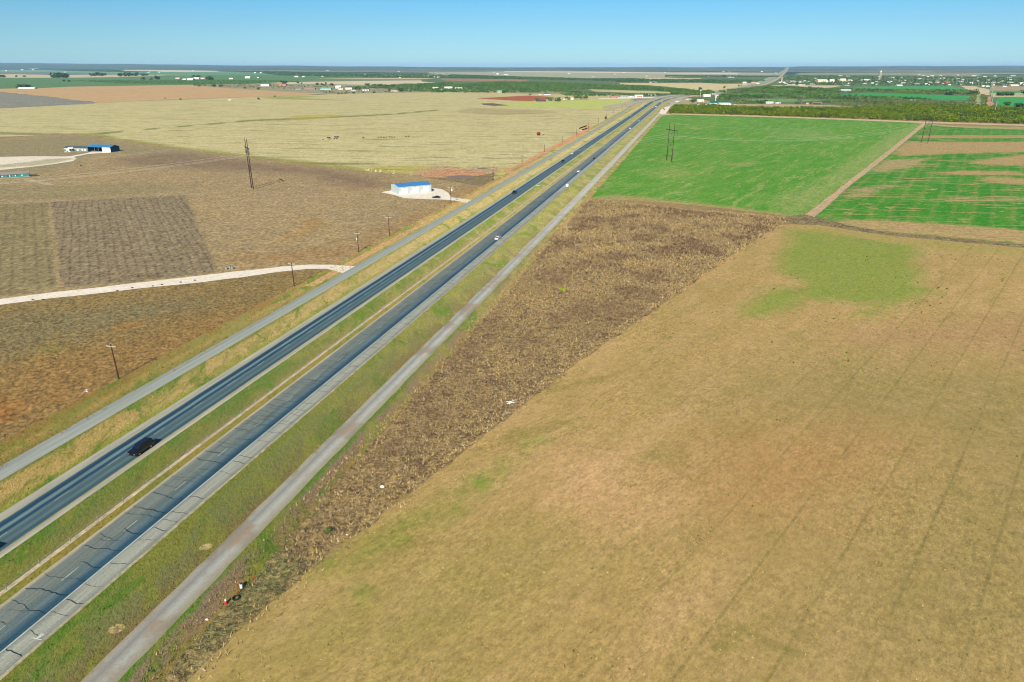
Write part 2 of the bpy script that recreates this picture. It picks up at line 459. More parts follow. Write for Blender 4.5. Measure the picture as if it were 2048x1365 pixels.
# broad green-brown floor of the middle distance
sheet('scrubland', [(-900, 181), (-300, 157), (1100, 150), (2400, 150), (3400, 181), (2900, 300), (1300, 300), (-900, 260)], field_mat('scrub', ['#4d6c47', '#5f7748', '#7f8560'], L=140, fine=10, finev=0.2, bump=0), nz(), amp=0)
FARF = [
 ([(-300, 158), (130, 156.2), (250, 154.6), (520, 149), (740, 151.5), (700, 163), (500, 169.5), (400, 170.5), (260, 172), (140, 174), (90, 176.5), (-300, 180)], ['#558452', '#4c7c4a', '#7f9662']),
 ([(130, 161), (300, 162), (560, 160), (620, 166), (500, 169.5), (400, 170), (240, 168)], ['#4f7d45', '#416f3f', '#6c8a4c']),
 ([(-300, 147.5), (60, 149), (110, 151), (240, 149.5), (335, 152), (250, 154.5), (130, 156), (-300, 156.5)], ['#c8bd94', '#b9b38c', '#d2c8a2']),
 ([(-300, 143.8), (100, 145.2), (262, 148.2), (110, 151), (40, 148.8), (-300, 147.4)], ['#6f7c80', '#7b8484', '#68777c']),
 ([(-300, 140.2), (120, 140.5), (252, 143), (262, 147.8), (100, 145), (-300, 143.6)], ['#6f9f7a', '#7aa07e', '#669872']),
 ([(232, 139.2), (300, 140), (420, 142), (446, 144), (330, 145.2), (240, 142.6)], ['#d6cbae', '#cabfa0', '#d8d0b6']),
 ([(240, 143.4), (430, 145.4), (560, 146.5), (570, 150.5), (400, 150), (240, 148.7)], ['#559a6c', '#4c9264', '#6ba374']),
 ([(600, 162.3), (740, 158.2), (840, 158.6), (842, 160.8), (740, 161.2), (620, 165)], ['#76835a', '#6b7b58', '#838a62']),
 ([(620, 158.4), (740, 156.2), (870, 157.2), (840, 159), (740, 158.9)], ['#c6bb92', '#b6b18a', '#cfc69f']),
 ([(760, 149.5), (860, 150), (905, 151), (850, 152.6), (770, 151.5)], ['#c3bd98', '#b4b08a', '#cfc69f']),
 ([(385, 170), (500, 168), (560, 164.5), (700, 165), (860, 171), (1000, 178), (1200, 187), (1290, 192), (900, 186), (700, 190), (640, 189), (560, 185), (480, 181), (400, 174)], ['#979676', '#8a8c70', '#b3a882']),
 ([(540, 166), (600, 164.6), (740, 162), (842, 161.2), (845, 163.6), (870, 166), (860, 168.4), (810, 167.2), (760, 171), (700, 169.5), (640, 168), (580, 168.4)], ['#cfc5a8', '#c6bda0', '#d9d0b4']),
 ([(857, 144.6), (1000, 143.6), (1300, 145.2), (1440, 145.2), (1562, 146), (1540, 152), (1400, 152.5), (1290, 158), (1190, 159), (1060, 155), (1000, 153), (950, 150.5), (857, 150)], ['#a9ad92', '#97a288', '#b9b498']),
 ([(1010, 142.9), (1180, 143.6), (1362, 146), (1480, 146), (1470, 149), (1330, 147.3), (1180, 145.8), (1010, 144.2)], ['#dcd2b6', '#cfc6a8', '#e0d8c0']),
 ([(1380, 149.5), (1550, 150), (1530, 153.5), (1380, 153)], ['#9a94a0', '#a5a29c', '#b0a898']),
 ([(1268, 156.2), (1400, 157), (1407, 159), (1280, 160)], ['#d4caa6', '#cbc19c', '#dbd2b0']),
 ([(1240, 166), (1290, 166.6), (1400, 166.2), (1440, 168), (1480, 168), (1545, 164), (1508, 170.5), (1470, 177.5), (1420, 183), (1380, 179), (1340, 174.5), (1300, 171), (1240, 169.6)], ['#cfc294', '#c4b98c', '#d8cda2']),
 ([(1175, 179), (1280, 182), (1352, 184.6), (1345, 187.2), (1280, 187.2), (1190, 183.5)], ['#bfb888', '#b3b080', '#cbc296']),
 ([(1540, 170.6), (1600, 171), (1682, 171.6), (1668, 175), (1640, 177.4), (1590, 174.4), (1545, 172.4)], ['#cdc19c', '#c2b892', '#d6cba8']),
 ([(1720, 174), (1780, 173), (1840, 172.6), (1905, 172), (1940, 179.5), (1900, 180.5), (1840, 179.5), (1700, 177.5)], ['#3c9a56', '#469a58', '#68a06a']),
 ([(1470, 187.4), (1600, 189), (1642, 189.4), (1697, 188.5), (1740, 186), (1860, 190), (1941, 192.8), (1938, 197.5), (1927, 201), (1880, 200.7), (1860, 197.5), (1778, 195), (1727, 192.4), (1676, 192.2), (1560, 190.8), (1490, 190)], ['#2f9a48', '#38a04e', '#4fa45c']),
 ([(1490, 199.5), (1560, 198), (1640, 200), (1640, 202), (1600, 204), (1560, 204.5), (1490, 203)], ['#5f9a4c', '#6c9c52', '#8ba060']),
 ([(1919, 172), (1946, 172.6), (1978, 179), (1980, 190.5), (1952, 190.5), (1954, 186), (1940, 182)], ['#cbc09c', '#c0b690', '#d8ceae']),
 ([(1984, 173), (2400, 175), (2400, 182), (1984, 182)], ['#b59c7c', '#a7987a', '#9aa070']),
 ([(1984, 182.6), (2400, 181), (2400, 187), (1984, 186.6)], ['#3f9e58', '#4aa05c', '#58a064']),
 ([(1984, 186.8), (2400, 187), (2400, 195), (1984, 195)], ['#bcb68a', '#a9aa7c', '#c6be96']),
 ([(1992, 195.7), (2400, 194.5), (2400, 214.5), (2100, 214.5), (1998, 214)], ['#2f9a46', '#389e4c', '#4ca456']),
 ([(1990, 214.4), (2400, 217), (2400, 240), (2060, 240), (2010, 231), (1984, 226)], ['#9c8e66', '#8b9060', '#a98a6c']),
 ([(1375, 204), (1470, 208.5), (1560, 209), (1660, 210.5), (1712, 215), (1650, 217.5), (1500, 215), (1400, 211)], ['#bca884', '#ad9e7c', '#a89a74']),
 ([(1342, 201), (1375, 198), (1430, 203), (1440, 208), (1400, 211), (1355, 210)], ['#b7aa84', '#a7a078', '#9aa070']),
 ([(1974, 194), (1982, 194), (1987, 222), (1976, 223)], ['#c99678', '#bf8a6c', '#b49c80']),
 ([(1953, 190), (1959, 190), (1962, 222), (1951, 222)], ['#9fa56c', '#a9a878', '#8c9c60']),
 ([(880, 157.5), (965, 158), (1060, 160), (1050, 164), (960, 163.5), (890, 162)], ['#b5805c', '#7a8058', '#a98868']),
 ([(1600, 146.5), (1840, 146.5), (1960, 149), (1960, 152.5), (1700, 150), (1590, 150)], ['#a6a288', '#5c7a58', '#bcb090']),
 ([(1740, 157), (1900, 158), (1960, 158.5), (1850, 160), (1740, 159.4)], ['#a8a082', '#6a8058', '#bcb090']),
]
for pts, c in FARF: far_field(pts, c)

sheet('farm_ground', [(-3000, 240), (700, 214), (1330, 215), (3600, 240), (4200, 1480), (-2600, 1480)], field_mat('farm_soil', ['#9a8458', '#8d7a54', '#a58e60'], L=20, fine=1.2, finev=0.2, bump=0.4), nz(), amp=0)
# --- the pale field left of the highway and its neighbours
MP = [ # drainage lines, bright green patches, brown streaks
 [(150, 268), (250, 262), (390, 250), (500, 240), (640, 235), (780, 228), (880, 219), (880, 222), (780, 231), (640, 238), (500, 243.5), (390, 253), (250, 264.5), (190, 272)],
 [(130, 265), (190, 268), (300, 284), (420, 300), (560, 318), (700, 332), (820, 343), (820, 351), (690, 343), (560, 329), (420, 309), (280, 290), (150, 272)],
 [(540, 193.5), (640, 193), (600, 196), (660, 199.5), (720, 203), (650, 201), (560, 199), (520, 196.5)],
 [(590, 231), (690, 229), (690, 233), (610, 241), (580, 240)],
 [(700, 338), (760, 333), (860, 331), (990, 340), (1040, 322), (1050, 335), (980, 362), (860, 346), (760, 350)],
 [(-100, 262), (60, 266), (130, 268), (130, 271), (0, 270), (-100, 268)],
 [(940, 217), (1040, 219), (1120, 223), (1100, 228), (1000, 231), (900, 226)],
]
sheet('field', [(-300, 226), (0, 217.5), (110, 212), (200, 206.3), (300, 202), (440, 197), (600, 191.5), (690, 188), (900, 184.5), (1250, 192), (1262, 199), (1259, 212), (1246, 228), (1130, 292), (1010, 352), (985, 366), (860, 352), (700, 340), (520, 318), (360, 298), (240, 281), (148, 268), (60, 272), (-300, 285)],
      field_mat('pale_pasture', ['#c2bb8a', '#cbc292', '#b2ae78'], L=60, ax=1.0, fine=2.5, finev=0.16, bump=0.5, bdist=0.3, bscale=0.35,
                spots=('#a39c5e', 26, 0.58, 0.5), streak=('#7d7848', 70, 7, 0.555, 0.75),
                patches=[('#787e40', 3, 6, 0.95, 20), ('#8c9236', 5, 8, 0.9, 20), ('#8d9832', 14, 22, 0.8, 40), ('#b0a83c', 9, 12, 0.7, 30), ('#b3aa45', 6, 14, 0.8, 10), ('#6d7444', 4, 6, 0.8, 15), ('#9a8c62', 18, 30, 0.6, 50)]),
      nz(), res=22, patches=MP)
sheet('field', [(-300, 186), (-60, 182.5), (0, 184.5), (40, 188.5), (100, 194.5), (200, 206.2), (185, 208), (90, 213), (0, 217.3), (-300, 226)],
      field_mat('gray_plough', ['#8e9084', '#7c7f78', '#9a9a8c'], L=50, fine=5, finev=0.15, bump=0.3, rows=('#6b6e6a', 14, 30, 0.4, 20, 200)), nz())
sheet('field', [(-300, 181), (0, 178), (90, 176.5), (140, 174), (260, 172), (388, 170), (400, 172.5), (470, 178), (560, 183.5), (650, 188.2), (600, 191.3), (440, 196.7), (300, 201.6), (200, 206.1), (100, 194.3), (0, 184.4), (-300, 186)],
      field_mat('pink_stubble', ['#c9a676', '#c8ac80', '#b59a72'], L=70, fine=4, finev=0.12, bump=0.3, streak=('#8c8158', 70, 9, 0.56, 0.7)), nz())
sheet('field', [(952, 197.3), (1056, 191.8), (1110, 194.5), (1095, 199), (1062, 203.3), (1010, 201)],
      field_mat('red_soil', ['#a8603a', '#b06840', '#8f5434'], L=60, fine=5, finev=0.12, bump=0), nz())
sheet('field', [(985, 209.5), (1062, 203.5), (1110, 203), (1180, 198.5), (1270, 199.5), (1259, 210), (1218, 221), (1120, 216), (1012, 214)],
      field_mat('pale_green', ['#b9c66c', '#c0c274', '#a5b95e'], L=60, fine=5, finev=0.1, bump=0), nz())
sheet('field', [(960, 207.6), (985, 207), (1012, 210.4), (1016, 211.6), (990, 212.4), (965, 210)], field_mat('burnt_strip', ['#6e5c48', '#5c5040', '#83745a'], L=20, fine=4, finev=0.3, bump=0.3), nz())

# --- brown fields on the left
sheet('field', [(-400, 300), (0, 279), (60, 272.5), (148, 268.3), (240, 281.3), (360, 298.3), (520, 318.5), (700, 340.5), (860, 352.5), (990, 368), (960, 388), (905, 420), (700, 533), (640, 531), (560, 537), (400, 553), (250, 570), (100, 587), (0, 598), (-400, 650)],
      field_mat('brown_field', ['#9a8966', '#a28f66', '#aa9872'], L=45, ax=1.4, rot=-10, fine=1.6, finev=0.24, bump=0.6, bdist=0.25,
                spots=('#a38a5e', 12, 0.60, 0.6),
                patches=[('#8c8866', 10, 25, 0.8, 30), ('#7a6654', 12, 26, 0.75, 40), ('#a07a45', 8, 18, 0.55, 12), ('#7c7058', 2, 3, 0.9, 10), ('#85795a', 2, 4, 0.85, 10), ('#a39478', 2, 3, 0.7, 14), ('#a88448', 6, 8, 0.7, 6), ('#a69270', 7, 14, 0.5, 5), ('#8e8660', 5, 12, 0.7, 8)]),
      nz(), res=6, patches=[
        [(-300, 290), (0, 282), (150, 272), (300, 295), (470, 315), (330, 312), (200, 308), (100, 345), (-300, 360)],
        [(230, 318), (360, 305), (520, 325), (700, 345), (800, 372), (720, 380), (600, 350), (420, 340), (250, 330)],
        [(480, 530), (560, 528), (660, 525), (740, 500), (830, 450), (900, 405), (985, 372), (900, 378), (880, 410), (780, 445), (700, 490), (560, 505), (460, 515)],
        [(104, 404), (370, 391), (432, 546), (128, 578)],
        [(-300, 415), (92, 406), (112, 580), (-300, 625)],
        [(-200, 412), (150, 401), (370, 390), (480, 383), (480, 386), (370, 394), (150, 405), (-200, 418)],
        [(600, 440), (640, 440), (650, 452), (560, 490), (550, 480), (600, 462)],
        [(430, 400), (560, 385), (700, 390), (560, 450), (470, 470), (440, 440)],
        [(-200, 375), (120, 372), (260, 368), (420, 372), (300, 388), (100, 400), (-200, 405)]])
sheet('field', [(104, 405), (240, 398), (370, 392), (430, 545), (280, 559), (128, 577)],
      field_mat('ploughed_rows', ['#8d7f64', '#86785d', '#988b70'], L=30, ax=2, rot=0, fine=1.4, finev=0.28, bump=1.0, bdist=0.5,
                rows=('#5a4f3a', 3.2, -30.5, 0.7, 5, 70)), nz(), amp=1.2)
sheet('field', [(-300, 424), (0, 410), (94, 406), (112, 578), (60, 585), (0, 592), (-300, 640)],
      field_mat('olive_rows', ['#877c5a', '#8e835c', '#978c66'], L=25, ax=2, fine=1.4, finev=0.25, bump=0.9, bdist=0.4,
                rows=('#544a34', 4.0, -33.5, 0.45, 2.5, 55)), nz(), amp=1.0)
# orange weeds beside the gravel frontage road
sheet('field', [(-500, 680), (0, 612), (120, 599), (300, 576), (500, 553), (600, 543), (660, 541), (700, 548), (560, 640), (240, 822), (0, 960), (-500, 1260)],
      field_mat('orange_weeds', ['#84754c', '#8d784a', '#94804f'], L=22, ax=1.6, rot=-30, fine=0.9, finev=0.30, bump=0.9, bdist=0.35,
                spots=('#a8802f', 9, 0.60, 0.6),
                patches=[('#9c7440', 9, 20, 0.5, 7), ('#7d7656', 7, 18, 0.8, 9), ('#8f8a3a', 2, 4, 0.7, 4), ('#aa782c', 3, 4, 0.8, 5), ('#9a6426', 4, 6, 0.7, 5)]),
      nz(), res=4, patches=[
        [(0, 750), (160, 700), (400, 640), (560, 600), (640, 570), (660, 560), (600, 600), (480, 660), (240, 790), (0, 880), (-300, 960), (-300, 850)],
        [(-300, 700), (0, 640), (200, 615), (420, 590), (420, 610), (240, 660), (60, 700), (-300, 790)],
        [(80, 695), (125, 688), (132, 700), (90, 708)],
        [(225, 655), (285, 640), (275, 655), (230, 663)],
        [(-40, 815), (20, 805), (55, 812), (0, 850), (-60, 860)]])

# --- pond and eroded bank beside the pale field
sheet('field', [(815, 350), (840, 341), (870, 333), (900, 333), (930, 338), (985, 335), (1004, 338), (992, 346), (975, 372), (940, 366), (880, 356)], field_mat('bank_soil', ['#b8a078', '#a8926e', '#c7ab86'], L=9, fine=1.5, finev=0.3, bump=0.6, spots=('#7a6a50', 6, 0.56, 0.8)), nz())
sheet('field', [(835, 350), (862, 346), (880, 342), (920, 341), (968, 345), (975, 349), (960, 354), (930, 351.5), (890, 354), (850, 355)], field_mat('red_bank', ['#c7926c', '#b8926c', '#cfa27e'], L=7, fine=1.5, finev=0.3, bump=0.8, spots=('#8a6238', 4, 0.55, 0.8)), nz())
sheet('field', [(850, 356), (890, 357), (960, 352), (990, 346), (988, 362), (965, 373), (930, 369), (890, 361)], field_mat('pond_weeds', ['#87745c', '#7c6c54', '#8f8a50'], L=7, fine=1.2, finev=0.35, bump=0.8, spots=('#6f8a30', 9, 0.58, 0.9)), nz())
mw = bpy.data.materials.new('muddy_water'); t = NT(mw); t.color(C('#86766c')); t.bsdf.inputs['Roughness'].default_value = 0.6; t.bsdf.inputs['Specular IOR Level'].default_value = 0.1
sheet('pond', [(888, 355.5), (900, 352.5), (925, 351.3), (945, 353), (949, 356), (935, 358), (905, 358)], mw, nz(), amp=0.5)
sheet('pond', [(953, 337.2), (966, 336.4), (977, 338.4), (966, 339.8), (957, 339)], mw, nz(), amp=0.3)

# white caliche pad, loop and drives
MCAL = field_mat('white_caliche', ['#f0ebe2', '#e8e2d6', '#dcd5c6'], L=10, fine=0.8, finev=0.08, bump=0.3, bdist=0.08)
sheet('gravel_yard', [(-300, 322), (0, 314.8), (60, 313.5), (125, 314), (144, 312.5), (153, 318), (148, 323), (110, 329), (60, 335), (0, 341), (-300, 356)],
      field_mat('caliche_yard', ['#ece7dc', '#e2dccd', '#cdc5ae'], L=14, fine=1.2, finev=0.12, bump=0.3, patches=[('#a09a72', 3, 7, 0.85, 7)]), nz(), amp=0.8, res=3,
      patches=[[(64, 324), (90, 319.5), (142, 317), (146, 319), (120, 325), (70, 332), (20, 335.5), (-60, 339), (-40, 335)]])
sheet('driveway', [(141, 313.2), (172, 307.5), (184, 304.2), (222, 304), (222, 306), (190, 308), (176, 309), (147, 314.8)], MCAL, nz(), amp=0.2)
sheet('gravel_yard', [(1196, 197.4), (1240, 195.4), (1330, 193.6), (1330, 196), (1290, 197.6), (1240, 198), (1200, 198.4)], MCAL, nz())

# --- green wheat fields
GP = [
 [(1180, 397), (1235, 391), (1290, 396), (1370, 405), (1460, 415), (1580, 430), (1570, 436), (1480, 434), (1400, 421), (1290, 410), (1200, 406)],
 [(1560, 395), (1640, 370), (1790, 270), (1845, 248), (1800, 290), (1700, 360), (1600, 432), (1572, 430)],
 [(1440, 330), (1520, 322), (1510, 330), (1480, 336)],
 [(1380, 258), (1402, 256), (1404, 259), (1385, 260)],
 [(1560, 262), (1640, 260), (1700, 285), (1560, 275)],
 [(1290, 345), (1340, 335), (1400, 345), (1380, 358), (1310, 358)],
]
sheet('green_field', [(1177, 401), (1192, 378), (1236, 325), (1282, 268), (1305, 247), (1322, 229), (1345, 228.6), (1500, 233), (1700, 240), (1847, 246), (1781, 298), (1692, 367), (1628, 418), (1602, 432), (1572, 433), (1490, 424), (1400, 413), (1290, 404), (1220, 401)],
      field_mat('green_wheat', ['#4a901c', '#5c9628', '#7a9f46'], L=70, ax=4, rot=33, streak=('#a0a862', 4, 34, 0.55, 0.55, 33), fine=1.5, finev=0.14, bump=0.4, bdist=0.2, L2=9,
                spots=('#8ba860', 10, 0.60, 0.75),
                patches=[('#b29a6c', 6, 9, 0.9, 14), ('#a3a96a', 7, 20, 0.75, 10), ('#a8a46a', 4, 9, 0.55, 10), ('#b3a36a', 4, 7, 0.8, 10), ('#86a45a', 18, 40, 0.6, 20), ('#97a45c', 8, 18, 0.5, 16)]),
      nz(), res=9, patches=GP, amp=1.0)
G2 = [
 [(1640, 437), (1660, 433), (1700, 441), (1800, 444), (1900, 450), (2048, 462), (2300, 480), (2300, 520), (2048, 490), (1900, 476), (1780, 466), (1720, 458)],
 [(1855, 250), (2300, 262), (2300, 270), (1990, 258), (1880, 254)],
 [(1838, 272), (2300, 270), (2300, 277), (1830, 277)],
 [(1815, 283), (1900, 285), (2300, 284), (2300, 305), (2000, 306), (1900, 308), (1790, 314), (1790, 300)],
 [(1770, 322), (1850, 318), (1840, 332), (1760, 346), (1730, 350)],
 [(1860, 347), (1930, 342), (2048, 345), (2048, 352), (1960, 351), (1890, 352)],
 [(1700, 380), (1760, 370), (1800, 372), (1740, 388), (1690, 404), (1680, 398)],
 [(1925, 326), (2048, 310), (2300, 315), (2300, 330), (2000, 332)],
 [(1980, 355), (2048, 358), (2300, 365), (2300, 375), (2048, 372), (1960, 364)],
 [(1890, 395), (2300, 395), (2300, 402), (1930, 402)]]
sheet('green_field', [(1852, 249), (1950, 252), (2300, 262), (2700, 280), (2700, 560), (2300, 512), (2048, 491), (1900, 477), (1760, 464), (1690, 452), (1626, 437), (1640, 426), (1699, 374), (1790, 302)],
      field_mat('patchy_wheat', ['#2f8412', '#408c1a', '#60962e'], L=40, ax=3, rot=33, fine=1.5, finev=0.14, bump=0.4, L2=10,
                spots=('#b0996a', 11, 0.60, 0.85),
                pst=(0.35, 1, 1), streak=('#b39a6e', 30, 5, 0.56, 0.85), patches=[(c_, 16 if i else 4, 7, 0.9, 7) for i, c_ in enumerate(['#c09c74', '#b29a6a', '#bf946c', '#bd9870', '#b39c74', '#bd9870', '#b39a72', '#bd9870', '#bb9a70', '#b09c70'])],
                rows=('#b8a06c', 9, 33, 0.28, 6, 60)),
      nz(), res=8, patches=G2, amp=1.0)
MDIRT = field_mat('dirt_lane', ['#c0ab88', '#b09a78', '#cab694'], L=12, fine=1.0, finev=0.2, bump=0.5)
sheet('dirt_lane', [(1846, 246.5), (1853, 248.5), (1789, 302), (1699, 373), (1642, 425), (1624, 438), (1604, 435), (1626, 419), (1691, 368), (1780, 299)], MDIRT, nz(), amp=0.5)
sheet('dirt_lane', [(1318, 229), (1345, 227.6), (1500, 231.5), (1700, 238.5), (1850, 244), (2048, 250), (2400, 263), (2400, 265), (2048, 252.6), (1850, 247), (1700, 240.8), (1500, 234), (1345, 229.6), (1325, 232)],
      field_mat('pale_lane', ['#cdb898', '#bfa988', '#d4c2a6'], L=20, fine=2, finev=0.15, bump=0), nz(), amp=0.8)

# --- the wide stubble field in front
blob = [(1572, 461), (1636, 462), (1719, 477), (1825, 491), (1845, 508), (1822, 519), (1847, 555), (1828, 569), (1870, 583), (1814, 603), (1783, 611), (1757, 626), (1730, 640), (1722, 638), (1747, 610), (1661, 603), (1614, 601), (1577, 619), (1536, 630), (1491, 637), (1491, 617), (1516, 592), (1563, 572), (1586, 587), (1611, 570), (1550, 541), (1563, 505), (1580, 480)]
SP = [blob,
 [(1600, 452), (1700, 462), (1860, 480), (2048, 497), (2300, 520), (2300, 540), (2048, 512), (1900, 505), (1760, 480), (1600, 464)],
 [(560, 1120), (700, 1090), (760, 1060), (860, 1010), (960, 950), (1010, 920), (1080, 870), (1090, 885), (1000, 960), (900, 1040), (780, 1110), (650, 1160)],
 [(690, 1195), (740, 1168), (760, 1180), (720, 1215)],
 [(1040, 875), (1092, 872), (1090, 888), (1050, 898)],
 [(1100, 905), (1260, 930), (1290, 1010), (1200, 1030), (1120, 990)],
 [(1430, 870), (1700, 820), (1800, 850), (1840, 900), (1650, 1050), (1450, 1050), (1380, 960)],
 [(940, 955), (990, 945), (985, 975), (945, 985)],
 [(1660, 680), (1730, 660), (1960, 640), (2300, 640), (2300, 800), (2000, 700), (1800, 700)],
 [(640, 1365), (420, 1365), (560, 1240), (800, 1150), (1000, 1080), (1100, 1100), (900, 1365)],
 [(1400, 800), (1620, 700), (2300, 760), (2300, 1400), (1500, 1400), (1640, 1100), (1860, 900)]]
GREENTRAM = '#6f6c38'
sheet('stubble_field', [(300, 1480), (375, 1365), (470, 1270), (560, 1195), (700, 1078), (860, 958), (1000, 848), (1130, 745), (1350, 592), (1480, 500), (1556, 452), (1600, 448), (1650, 452), (1760, 467), (1900, 480), (2048, 495), (2300, 517), (2500, 800), (2400, 1480)],
      field_mat('stubble', ['#b39a62', '#a8925a', '#bfa272'], L=38, ax=3.2, rot=40.3, fine=0.55, finev=0.34, mid=0.30, grainy=False, bump=0.5, bdist=0.14, streak=('#9a8a54', 1.2, 26, 0.57, 0.4, 40.3), L2=7,
                spots=('#8f8446', 10, 0.575, 0.6),
                patches=[('#74962f', 9, 9, 0.85, 4), ('#a09a50', 6, 10, 0.75, 10), ('#7c8a34', 6, 5, 0.8, 4), ('#6a8c28', 2, 3, 0.8, 3), ('#7d9438', 2, 3, 0.8, 3), ('#cfa97e', 9, 20, 0.9, 11), ('#ae8a58', 9, 20, 0.8, 11), ('#7d9438', 2, 3, 0.8, 3), ('#a98a62', 10, 20, 0.8, 12), ('#97904e', 9, 24, 0.75, 12), ('#8f8450', 12, 30, 0.7, 12)],
                tram=(40.3, 9.16, -44.2, 0.36, GREENTRAM)),
      nz(), res=4.0, patches=SP, amp=0.5, step=1.2)
sheet('ditch', [(1560, 438), (1610, 430), (1640, 438), (1700, 453), (1780, 467), (1900, 478), (2048, 492), (2300, 515), (2300, 522), (2048, 497), (1900, 484), (1780, 473), (1700, 461), (1640, 452), (1590, 450)],
      field_mat('ditch_weeds', ['#8a7a58', '#766a52', '#9c8c5a'], L=7, fine=0.9, finev=0.4, bump=1.0, bdist=0.5, spots=('#5c5444', 4, 0.53, 0.8)), nz(), amp=0.5)
WEEDPOLY = [(1183, 398), (1230, 405), (1300, 413), (1400, 424), (1500, 431), (1570, 437), (1556, 452), (1480, 500), (1350, 592), (1130, 745), (1000, 848), (860, 958), (700, 1078), (560, 1195), (470, 1270), (375, 1365), (300, 1480), (160, 1480), (262, 1365), (400, 1220), (505, 1110), (640, 965), (760, 850), (840, 765), (900, 700), (1000, 590), (1060, 520), (1120, 455), (1160, 412)]
weed_sheet = sheet('weedy_ground', WEEDPOLY,
      field_mat('weed_floor', ['#8f7c58', '#82704f', '#a88f5c'], L=12, fine=0.7, finev=0.35, bump=1.0, bdist=0.5, spots=('#68533e', 8, 0.55, 0.7),
                patches=[('#71744a', 3, 5, 0.85, 5)]),
      nz(), amp=1.1, res=4, patches=[[(300, 1480), (160, 1480), (262, 1365), (400, 1220), (505, 1110), (640, 965), (660, 985), (560, 1110), (640, 1110), (560, 1195), (470, 1270), (375, 1365)]])

zweed = Z[0]
# ------------------------------------------------------------------ roads and verges
L = {k: LT(v) for k, v in dict(vl=-131.5, FL0=-123.2, FL1=-118.6, LC0=-109.3, LCw=-107.2, LCm=-103.5, LCy=-99.9, LC1=-98.6, BS=-91.3, RC0=-89.2, RCy=-88.6, RCm=-85.0, RCw=-81.3, RC1=-77.7, FR0=-67.2, FR1=-62.9, vr=-58.2).items()}
LO, HI = L['vl'] - 1, L['vr'] + 1
def lp(l): return (l - LO) / (HI - LO)
def verge_mat():
    m = bpy.data.materials.new('roadside_grass'); t = NT(m)
    a, b, vec = road_vec(t)
    v0 = t.pos(); wob = t.noise(v0, 0.35, 4, 0.7); wob2 = t.noise(v0, 0.05, 3, 0.6)
    al = t.math('ADD', a, t.math('MULTIPLY', t.math('SUBTRACT', wob, 0.5), 2.4))
    al = t.math('ADD', al, t.math('MULTIPLY', t.math('SUBTRACT', wob2, 0.5), 4.0))
    p = t.rng(al, LO, HI)
    def st(l, h): return (lp(LT(l)), C(h))
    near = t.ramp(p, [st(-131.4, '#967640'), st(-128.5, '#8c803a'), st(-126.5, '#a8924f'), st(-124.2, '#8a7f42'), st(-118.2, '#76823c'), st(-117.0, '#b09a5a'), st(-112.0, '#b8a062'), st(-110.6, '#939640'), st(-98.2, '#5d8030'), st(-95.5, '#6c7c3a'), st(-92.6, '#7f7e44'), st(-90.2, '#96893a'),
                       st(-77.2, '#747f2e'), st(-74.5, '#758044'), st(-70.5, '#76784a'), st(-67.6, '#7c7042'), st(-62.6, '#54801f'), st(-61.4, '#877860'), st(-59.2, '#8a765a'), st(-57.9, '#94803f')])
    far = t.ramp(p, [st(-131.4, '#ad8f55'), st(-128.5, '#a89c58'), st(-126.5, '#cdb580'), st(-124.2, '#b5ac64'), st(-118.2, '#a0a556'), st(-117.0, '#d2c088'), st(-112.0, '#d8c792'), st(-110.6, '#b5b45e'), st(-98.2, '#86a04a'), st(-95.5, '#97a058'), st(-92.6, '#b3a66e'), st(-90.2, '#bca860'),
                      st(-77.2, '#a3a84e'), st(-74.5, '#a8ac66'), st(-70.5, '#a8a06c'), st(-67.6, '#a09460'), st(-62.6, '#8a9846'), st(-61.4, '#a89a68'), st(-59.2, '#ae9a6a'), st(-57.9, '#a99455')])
    base = t.mix(t.rng(b, 90, 330), near, far)  # light fall-off painted in: near stops darker, far stops lighter
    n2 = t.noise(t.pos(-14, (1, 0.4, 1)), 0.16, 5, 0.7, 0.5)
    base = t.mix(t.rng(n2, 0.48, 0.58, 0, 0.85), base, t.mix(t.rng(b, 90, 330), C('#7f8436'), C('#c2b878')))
    n5 = t.noise(t.pos(-14, (1, 0.35, 1)), 0.11, 5, 0.7, 0.8)
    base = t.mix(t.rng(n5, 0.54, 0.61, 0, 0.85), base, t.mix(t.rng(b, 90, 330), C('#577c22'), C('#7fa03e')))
    n6 = t.noise(t.pos(-14, (1.3, 0.3, 1)), 0.5, 4, 0.75, 0.8)
    base = t.mix(t.rng(n6, 0.54, 0.72, 0, 0.5), base, C('#6d5c38'))
    n3 = t.noise(t.pos(-14, (1.4, 0.7, 1)), 2.2, 4, 0.8)
    base = t.mix(1.0, base, t.gray(t.rng(n3, 0.25, 0.75, 0.62, 1.38)), 'MULTIPLY')
    t.color(base); t.bump(t.noise(t.pos(-14, (1.4, 0.7, 1)), 1.2, 4, 0.75), 1.0, 0.35); return m
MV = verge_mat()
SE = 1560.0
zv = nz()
ribbon('roadside_verge', MV, zv, LO + 1, HI - 1, -10, SE, ds=2.5, nl=16, edge=1.2)

